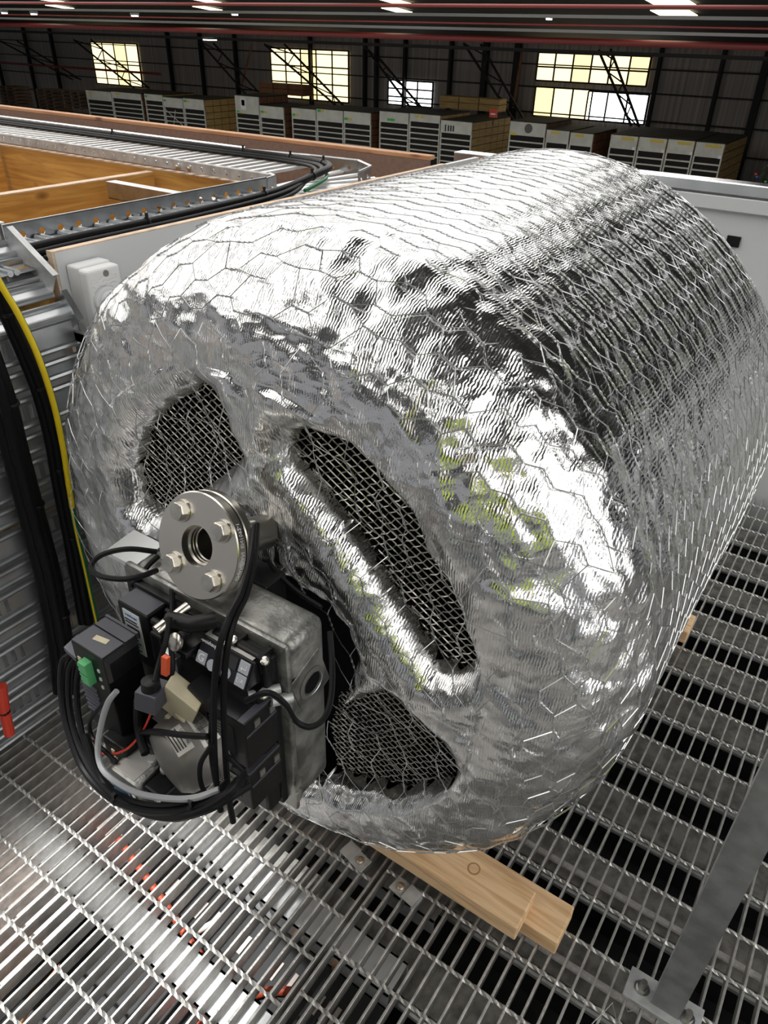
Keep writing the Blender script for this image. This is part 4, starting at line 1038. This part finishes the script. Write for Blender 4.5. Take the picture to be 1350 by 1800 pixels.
def button(u, v, s, txt, rnd=False, ts=.8):
    c = kpos(u, v)+kn*.001
    if rnd: ob = MB().lathe([(s/2, 0), (s/2, .0012)], c, kn, 22).build('button', 'button_grey', kp)
    else: ob = MB().obox(c, er*s/2, eu*s/2, kn*.001).build('button', 'button_grey', kp, bevel=.0008)
    if txt: lettering(txt, s*ts, c+kn*.0014, er, eu, 'button_text', ob)
    return ob
button(.11, .28, .017, 'G', ts=.95)
button(.32, .22, .016, '', True); button(.60, .24, .016, '+', True, 1.2)
bb = button(.87, .70, .017, '')
c = kpos(.87, .70)+kn*.0024
MB().tube([c+er*.004+eu*.004, c+er*.004-eu*.002, c-er*.004-eu*.002], .0006, 5).build('arrow', 'button_text', bb)
MB().tube([c-er*.002-eu*.0002, c-er*.0045-eu*.002, c-er*.002-eu*.0042], .0006, 5).build('arrow_tip', 'button_text', bb)
button(.87, .25, .017, 'L/A', ts=.5)
lettering('-weishaupt-', .0075, kpos(.19, .84)+kn*.001, er, eu, 'button_text', kp)
# servo motor with label
sv_ = MB().box(-.769, -.704, .465, .505, .705, .814).build('servo_motor', 'black_plastic', bu, bevel=.003)
MB().box(-.767, -.706, .467, .503, .8141, .8155).build('servo_lid', 'dark_lid', sv_, bevel=.0006)
MB().box(-.699, -.675, .46, .50, .74, .795).build('servo_flank', 'black_plastic', sv_, bevel=.004)
for y in (.472, .497): MB().tube([(-.70, y, .806), (-.68, y, .806)], .006, 8).build('servo_lug', 'black_plastic', sv_)
lb = MB().box(-.757, -.722, .4635, .4648, .728, .806).build('label', 'white_label', sv_)
lettering('weishaupt', .0065, (-.7395, .4632, .799), (1, 0, 0), (0, 0, 1), 'blue', lb)
for k, (z, w) in enumerate(((.790, .026), (.785, .028), (.755, .022), (.748, .026), (.741, .02), (.734, .024))): MB().box(-.7545, -.7545+w, .4628, .4635, z-.0010, z+.0010).build('print_line', 'ink', lb)
x = -.752; random.seed(11)
while x < -.728:
    w = random.choice((.0006, .001, .0015)); MB().box(x, x+w, .4628, .4635, .763, .778).build('barcode_bar', 'ink', lb); x += w+random.choice((.0007, .0011))
# chrome tube, screws and bracket beside the keypad
MB().lathe([(.0075, 0), (.0075, .055), (.0045, .055), (.0045, .04)], (-.655, .50, .835), Vector((-.1, -.95, -.15)), 18).build('chrome_tube', 'stainless', bu, smooth=True)
MB().lathe([(.013, 0), (.013, .004), (.011, .006), (.004, .0065)], (-.632, .455, .815), (-.1, -.8, .5), 20).build('fixing_screw', 'zinc', bu, smooth=True)
MB().box(-.655, -.612, .452, .50, .795, .806).build('bracket', 'black_gloss', bu, bevel=.002)
MB().tube([(-.66, .47, .83), (-.62, .475, .838), (-.60, .50, .838)], .012, 10).build('hose_stub', 'black_plastic', bu, smooth=True)
MB().box(-.665, -.635, .45, .46, .755, .785).build('mounting_foot', 'galv', bu, bevel=.001)
# two valve blocks low on the right side
for k, (zt, zb) in enumerate(((.755, .664), (.652, .572))):
    o = MB().box(-.575, -.500, .437, .502, zb, zt).build('valve_block', 'black_plastic', bu, bevel=.003)
    MB().box(-.574, -.512, .4375, .500, zt, zt+.0012).build('block_lid', 'black_gloss', o)
    MB().box(-.5115, -.5005, .4375, .500, zt-.001, zt+.0016).build('lid_strip', 'dark_lid', o, bevel=.0005)
    MB().box(-.5008, -.499, .44, .498, zt-.030, zt-.026).build('seam', 'dark_lid', o)
    for y in (.455, .485): MB().box(-.501, -.4975, y, y+.010, zt-.022, zt-.010).build('latch', 'cast_grey', o)
    la = MB().box(-.568, -.520, .4360, .4369, zb+.018, zt-.018).build('rating_plate', 'black_gloss', o)
    for r in range(7): MB().box(-.565, -.565+random.uniform(.015, .04), .4356, .4360, zt-.024-r*.0062, zt-.0225-r*.0062).build('print_line', 'cast_grey', la)
MB().tube([(-.52, .47, .768), (-.495, .505, .768)], .007, 10).build('pipe_stub', 'galv_dull', bu, smooth=True)
MB().tube([(-.50, .49, .752), (-.487, .517, .745)], .008, 10).build('pipe_stub', 'galv_dull', bu, smooth=True)
# cream terminal block
tb_ = MB().obox((-.612, .432, .735), Vector((.024, .004, -.013)), Vector((-.006, .014, .0)), Vector((.012, .0, .026))).build('terminal_block', 'cream', bu, bevel=.002)
for k in range(4):
    c = Vector((-.628+k*.012, .418, .700-k*.003)); MB().obox(c, (.0042, 0, -.001), (0, .006, 0), (.003, 0, .010)).build('terminal_tab', 'cream', tb_, bevel=.0008)
MB().obox((-.602, .424, .712), (.012, 0, -.004), (0, .008, 0), (.002, 0, .006)).build('terminal_cap', 'cream', tb_, bevel=.001)
MB().obox((-.580, .452, .742), Vector((.026, 0, -.010)), Vector((0, .016, 0)), Vector((.006, 0, .016))).build('relay_cover', 'black_plastic', bu, bevel=.002)
# rounded grey motor
mo = MB().lathe([(.02, -.005), (.044, 0), (.054, .012), (.057, .035), (.057, .085), (.052, .095)], (-.605, .382, .655), Vector((.25, .93, .1)), 40).build('fan_motor', 'cast_grey', bu, smooth=True)
MB().lathe([(.0585, .052), (.0585, .058)], (-.605, .382, .655), Vector((.25, .93, .1)), 40).build('motor_seam', 'cast_grey', mo)
M_ = rot_to((.25, .93, .1)); MO = Vector((-.605, .382, .655))
def on_motor(ang, h, r=.0576): return MO+M_ @ Vector((r*math.cos(ang), r*math.sin(ang), h))
# curved label patches on top of the motor
def motor_patch(a0, a1, h0, h1, m, name, r=.0577, parent=mo, n=6):
    mb = MB(); v = []; f = []
    for i in range(n+1):
        for h in (h0, h1): v.append(on_motor(a0+(a1-a0)*i/n, h, r))
    for i in range(n): f.append((2*i, 2*i+1, 2*i+3, 2*i+2))
    mb.add(v, f); o = mb.build(name, m, parent); s = o.modifiers.new('t', 'SOLIDIFY'); s.thickness = .0006; return o
# angle on the motor pointing up and to the camera
best = max((on_motor(a, .05).z-.3*on_motor(a, .05).y+.25*on_motor(a, .05).x, a) for a in np.linspace(0, 2*math.pi, 90))[1]
lp = motor_patch(best-.45, best+.5, .046, .076, 'label_silver', 'label')
lp2 = motor_patch(best-.35, best+.35, .012, .036, 'label_silver', 'label')
for k in range(16): motor_patch(best-.40+k*.032, best-.40+k*.032+random.choice((.008, .014)), .050, .066, 'ink', 'barcode_bar', .0584, lp, 1)
for k in range(4): motor_patch(best-.3, best+.25, .014+k*.004, .0155+k*.004, 'ink', 'print_line', .0584, lp2, 4)
tr = (on_motor(best+.2, .031, .0585)-on_motor(best-.2, .031, .0585)); tu = (on_motor(best, .04)-on_motor(best, .02))
tr = tr if tr.x > 0 else -tr
lettering('SIEMENS', .0065, on_motor(best, .0325, .0588), tr, tu, 'ink', lp2)
for a in (.9, -.9): MB().lathe([(.004, 0), (.004, .003)], on_motor(best+a, .09, .056), M_ @ Vector((math.cos(best+a), math.sin(best+a), 0)), 8).build('screw', 'zinc', mo)
# silver pressure switch with blue window
ps = MB().box(-.700, -.640, .350, .420, .548, .612).build('pressure_switch', 'cast_alu', bu, bevel=.008, smooth=True)
MB().box(-.692, -.650, .356, .412, .612, .6135).build('switch_label', 'label_silver', ps, bevel=.0005)
MB().box(-.638, -.600, .36, .42, .550, .608).build('switch_body', 'black_plastic', ps, bevel=.004)
MB().lathe([(.024, 0), (.024, .003), (.021, .004)], (-.668, .350, .578), (0, -1, 0), 28).build('dial_rim', 'galv', ps, smooth=True)
MB().lathe([(.0205, 0), (.0205, .0012)], (-.668, .3462, .578), (0, -1, 0), 24).build('dial_window', 'clear_window', ps)
MB().obox((-.668, .3448, .578), (.014, 0, .008), (0, .0006, 0), (-.001, 0, .002)).build('dial_pointer', 'white_paint', ps)
MB().box(-.615, -.602, .3585, .3598, .555, .602).build('data_label', 'white_label', ps)
for k in range(5): MB().box(-.6135, -.6035, .3580, .3585, .560+k*.008, .563+k*.008).build('print_line', 'ink', ps)
for x in (-.655, -.628): MB().lathe([(.008, 0), (.008, .006), (.006, .008)], (x, .395, .612), (0, 0, 1), 12).build('cable_gland', 'galv_dull', ps)
MB().box(-.69, -.60, .40, .45, .54, .63).build('valve_body', 'black_plastic', bu, bevel=.004)

# control module at the left
cm = thing('control_module', 'black control module with green plug and dark grey lid, hanging left of burner', 'module', (-.745, .42, .62))
MB().box(-.782, -.712, .390, .449, .62, .786).build('case', 'black_plastic', cm, bevel=.002)
MB().box(-.780, -.714, .391, .428, .7862, .7885).build('lid', 'dark_lid', cm, bevel=.0008)
MB().box(-.780, -.714, .430, .449, .7862, .7885).build('rear_lid', 'dark_lid', cm, bevel=.0008)
MB().box(-.781, -.713, .449, .453, .780, .7905).build('clip_bar', 'dark_lid', cm)
MB().obox((-.745, .414, .7888), Vector((.012, .002, 0)), Vector((-.001, .0045, 0)), (0, 0, .0003)).build('sticker', 'cream', cm)
MB().hexa([(-.712, .391, .785), (-.712, .448, .785), (-.712, .448, .740), (-.712, .391, .740)], [(-.706, .395, .778), (-.706, .444, .778), (-.706, .444, .745), (-.706, .395, .745)]).build('side_bulge', 'black_gloss', cm)
gp = MB().box(-.757, -.741, .378, .391, .727, .768).build('green_plug', 'green_plug', cm, bevel=.001)
MB().box(-.757, -.741, .3775, .3782, .7468, .7478).build('groove', 'green_wire', gp)
for k in range(4): MB().box(-.7605, -.757, .379, .384, .730+k*.009, .735+k*.009).build('plug_tooth', 'green_plug', gp)
for k, z in enumerate((.757, .742)): MB().box(-.773, -.766, .3885, .390, z-.004, z+.004).build('terminal_number', 'cream', cm)
for k in range(7): MB().box(-.780, -.745, .3875, .390, .705-k*.009, .709-k*.009).build('cooling_fin', 'dark_lid', cm)
for k in range(3): MB().box(-.730, -.7255, .3885, .390, .755-k*.016, .760-k*.016).build('terminal_number', 'knob_grey', cm)
MB().obox((-.79, .40, .758), Vector((.012, 0, -.004)), Vector((0, .012, .003)), Vector((.0, 0, .004))).build('cable_clamp', 'dark_lid', cm)
MB().box(-.74, -.690, .375, .44, .565, .63).build('lower_terminal', 'black_plastic', cm, bevel=.003)
for k in range(3): MB().box(-.722+k*.003, -.715+k*.003, .3735, .375, .606-k*.014, .613-k*.014).build('terminal_number', 'cream', cm)

# square connector plug in front
cp = thing('connector_plug', 'black ribbed square connector plug in front of the cream terminals', 'plug', (-.628, .40, .748))
CPc = U(268, 1222, Y=.405)
MB().obox(CPc, Vector((.0165, .004, 0)), Vector((-.004, .017, 0)), Vector((0, .003, .0145))).build('body', 'dark_lid', cp, bevel=.002)
for k in range(6):
    MB().obox(CPc+Vector((-.012+k*.0045, -.0165-.0+k*.001, .0)), Vector((.0008, 0, 0)), Vector((0, .002, 0)), Vector((0, .002, .012))).build('rib', 'black_plastic', cp)
MB().lathe([(.013, 0), (.0125, .014), (.009, .016)], CPc+Vector((0, .0, .013)), (.02, .1, 1), 20).build('gland', 'black_plastic', cp, smooth=True)
o = MB().obox(U(291, 1170, Y=.41), Vector((.0055, 0, .001)), Vector((0, .003, 0)), Vector((.004, 0, .018))).build('red_tag', 'hot_tag'); tag(o, 'small red sleeve on the cable above the connector plug', 'sleeve')

# ------------------------------------------------------------------ burner cables (each with its own depth)
def wc(name, pts, r, m, label, cat='cable', ties=None, n=8):
    return cable(name, [U(x, y, Y=Y) for x, y, Y in pts], r, m, label, cat, ties=ties, n=n, group=None)
wc('control_cable', [(448, 925, .575), (440, 985, .52), (425, 1040, .48), (403, 1085, .44), (385, 1140, .415), (377, 1200, .405), (376, 1290, .395), (380, 1370, .385), (388, 1425, .38)], .0042, 'black_cable', 'black control cable hanging from the flange over the keypad, left strand')
wc('control_cable', [(452, 922, .58), (447, 985, .525), (433, 1045, .485), (412, 1090, .445), (398, 1150, .42), (393, 1230, .41), (396, 1320, .40), (402, 1400, .385), (410, 1445, .38)], .0042, 'black_cable', 'black control cable hanging from the flange, right strand reaching lowest')
wc('control_cable', [(444, 930, .57), (436, 1000, .515), (415, 1060, .47), (392, 1110, .43), (380, 1180, .41), (372, 1260, .40), (372, 1330, .39), (384, 1400, .385)], .0036, 'black_cable', 'thin black control cable between the strands over the keypad')
wc('sensor_cable', [(276, 970, .56), (225, 965, .53), (180, 975, .50), (160, 995, .48), (175, 1012, .46), (215, 1018, .47), (250, 1012, .49), (275, 1003, .52)], .0042, 'black_cable', 'black cable loop sticking out left of the flange')
wc('sensor_cable', [(278, 978, .55), (262, 993, .53), (245, 1015, .51), (232, 1030, .50)], .0040, 'black_cable', 'short black cable crossing down from the flange to the servo')
wc('control_cable', [(432, 1232, .42), (470, 1218, .43), (500, 1237, .44), (520, 1268, .45), (545, 1278, .46), (570, 1262, .48), (582, 1225, .51), (584, 1170, .55), (580, 1110, .58)], .0040, 'black_cable', 'black cable looping round the right side of cast housing')
wc('control_cable', [(470, 985, .64), (495, 1015, .635), (530, 1045, .63), (565, 1068, .625)], .0036, 'black_cable', 'black cable behind the housing running down from the flange')
wc('hanging_cable', [(125, 1150, .40), (110, 1165, .39), (108, 1220, .375), (118, 1280, .36), (145, 1350, .345), (190, 1400, .335), (250, 1425, .33), (320, 1425, .335), (390, 1400, .36), (420, 1370, .39)], .0052, 'black_cable', 'outermost black cable of the big loop under the control module', ties=(.58, .8))
wc('hanging_cable', [(132, 1158, .40), (122, 1180, .39), (122, 1240, .375), (135, 1300, .36), (165, 1360, .345), (210, 1405, .335), (270, 1432, .33), (340, 1430, .335), (405, 1395, .36), (430, 1360, .39)], .0048, 'black_cable', 'second black cable of the big loop under control module')
wc('hanging_cable', [(140, 1172, .395), (135, 1210, .385), (140, 1270, .37), (160, 1335, .355), (195, 1385, .345), (245, 1412, .338), (310, 1415, .34), (375, 1395, .36), (400, 1375, .385)], .0045, 'black_cable', 'third black cable of the big loop, nearest the pressure switch')
wc('hanging_cable', [(150, 1290, .36), (180, 1370, .345), (230, 1420, .335), (300, 1438, .33), (360, 1425, .34), (400, 1405, .36), (440, 1380, .39)], .0050, 'black_cable', 'lowest black cable of the big loop above the grating')
wc('grey_cable', [(205, 1215, .385), (190, 1235, .375), (178, 1275, .365), (172, 1320, .355), (180, 1352, .347), (205, 1375, .341), (245, 1395, .336), (300, 1404, .336), (345, 1402, .345), (385, 1388, .365)], .0044, 'grey_cable', 'light grey cable curving down from the control module')
wc('red_wire', [(268, 1242, .40), (262, 1262, .398), (248, 1290, .39), (225, 1315, .375), (200, 1325, .37), (178, 1322, .368), (168, 1300, .37)], .0017, 'red', 'thin red wire from the plug to the lower terminals', 'wire')
wc('motor_cable', [(243, 1230, .40), (243, 1270, .395), (248, 1300, .385), (256, 1325, .375)], .0065, 'black_cable', 'thick black cable entering the pressure switch gland')
wc('motor_cable', [(250, 1288, .39), (275, 1286, .385), (320, 1292, .385), (365, 1295, .39)], .0042, 'black_cable', 'black cable running sideways across the grey motor')
wc('control_cable', [(205, 1340, .36), (165, 1300, .37), (158, 1270, .375), (175, 1245, .38), (200, 1225, .385)], .0034, 'black_cable', 'thin black cable loop beside the grey cable')
wc('control_cable', [(372, 1310, .385), (352, 1345, .375), (356, 1385, .37), (380, 1410, .372), (425, 1390, .38), (430, 1360, .395), (395, 1325, .40)], .0034, 'black_cable', 'small black cable loop low in front of the valve blocks')
wc('plug_cable', [(272, 1198, .40), (280, 1165, .42), (292, 1125, .44), (298, 1085, .46)], .0040, 'black_cable', 'black cable rising from the connector plug to the chrome tube')
wc('plug_cable', [(302, 1030, .52), (303, 1070, .49), (300, 1120, .46), (303, 1170, .44), (298, 1200, .43)], .0040, 'black_cable', 'black cable hanging behind the red sleeve')

# =================================================================== THE PHOTOGRAPHER (mirrored in the foil)
def person():
    f = Vector((-.55, .83, 0)).normalized(); r = Vector((f.y, -f.x, 0)); B = -f*.44+r*.02
    def Q(x, y, z): return B+r*x+f*y+Vector((0, 0, z))
    V, E, Rr = [], [], []
    def chain(start, pts):
        prev = start
        for (x, y, z, rad) in pts:
            V.append(Q(x, y, z)); Rr.append(rad); i = len(V)-1
            if prev is not None: E.append((prev, i))
            prev = i
        return prev
    pel = chain(None, [(0, 0, .95, .17)]); waist = chain(pel, [(0, .0, 1.10, .17), (0, .01, 1.26, .185), (0, .0, 1.40, .16)])
    neck = chain(waist, [(0, .0, 1.49, .062), (0, .02, 1.55, .06)])
    head = chain(neck, [(0, .03, 1.62, .083), (0, .03, 1.69, .085), (0, .02, 1.745, .062)])
    for sx in (-1, 1):
        chain(pel, [(sx*.095, 0, .86, .10), (sx*.11, .01, .68, .085), (sx*.115, .015, .50, .062), (sx*.12, -.01, .30, .058), (sx*.12, -.02, .10, .042), (sx*.13, .08, .04, .042), (sx*.135, .15, .03, .034)])
        wr = chain(waist, [(sx*.17, .0, 1.41, .065), (sx*.22, .03, 1.28, .050), (sx*.23, .12, 1.18, .043), (sx*.15, .26, 1.30, .038), (sx*.085, .36, 1.42, .026), (sx*.07, .395, 1.455, .03)])
        for k in range(4):   # four fingers round the phone edge, then the thumb
            z = 1.47+k*.019-.02
            chain(wr, [(sx*.058, .405, z, .010), (sx*.046, .425, z+.004, .009), (sx*.036, .435, z+.006, .008)])
        chain(wr, [(sx*.055, .39, 1.455, .011), (sx*.04, .395, 1.485, .010), (sx*.03, .40, 1.505, .009)])
    me = bpy.data.meshes.new('person'); me.from_pydata(V, E, []); o = bpy.data.objects.new('tmp', me); COL.objects.link(o)
    sk = o.modifiers.new('skin', 'SKIN'); sk.use_smooth_shade = True
    for i, sv in enumerate(me.skin_vertices[0].data): sv.radius = (Rr[i], Rr[i]*(.78 if i in (0, 1, 2, 3) else 1)); sv.use_root = (i == 0)
    ss = o.modifiers.new('s', 'SUBSURF'); ss.levels = 2
    dg = bpy.context.evaluated_depsgraph_get(); m2 = bpy.data.meshes.new_from_object(o.evaluated_get(dg)); bpy.data.objects.remove(o)
    m2.materials.clear()
    for m in ('skin', 'hivis', 'navy', 'black_plastic'): m2.materials.append(MATS[m])
    for p in m2.polygons:
        c = p.center; q = (c-B); fy = q.dot(f); z = c.z
        p.material_index = 3 if z < .12 else (2 if z < .98 else (0 if (z > 1.475 and fy < .3) or (fy > .33 and z > 1.38) else 1)); p.use_smooth = True
    po_ = bpy.data.objects.new('person', m2); COL.objects.link(po_)
    tag(po_, 'person in bright yellow top and navy trousers holding a phone, mirrored in foil', 'person')
    hc = Q(0, .03, 1.69)
    MB().lathe([(.001, .085), (.05, .075), (.082, .04), (.092, 0), (.088, -.03)], hc+Vector((0, 0, .005))-f*.012, Vector((-f.x*.25, -f.y*.25, 1)), 24, close=False).build('hair', 'hair', po_, smooth=True)
    MB().obox(hc+f*.092-Vector((0, 0, .03)), r*.011, f*.014, Vector((0, 0, .02))).build('nose', 'skin', po_, bevel=.006, seg=3)
    for sx in (-1, 1):
        MB().obox(hc+r*sx*.09-Vector((0, 0, .02)), r*.01, f*.018, Vector((0, 0, .03))).build('ear', 'skin', po_, bevel=.007, seg=3)
        MB().lathe([(.001, 0), (.010, .003), (.001, .006)], hc+f*.083+r*sx*.032, f, 12).build('eye', 'hair', po_)
    MB().obox(hc+f*.086-Vector((0, 0, .072)), r*.022, f*.004, Vector((0, 0, .004))).build('mouth', 'copper', po_)
    ph = MB().obox(CAMP-FW*.012, RT*.037, UP*.075, FW*.004).build('phone', 'black_gloss', bevel=.003)
    tag(ph, 'slim black phone held in front of the person in yellow', 'phone')
person()
fixparents()
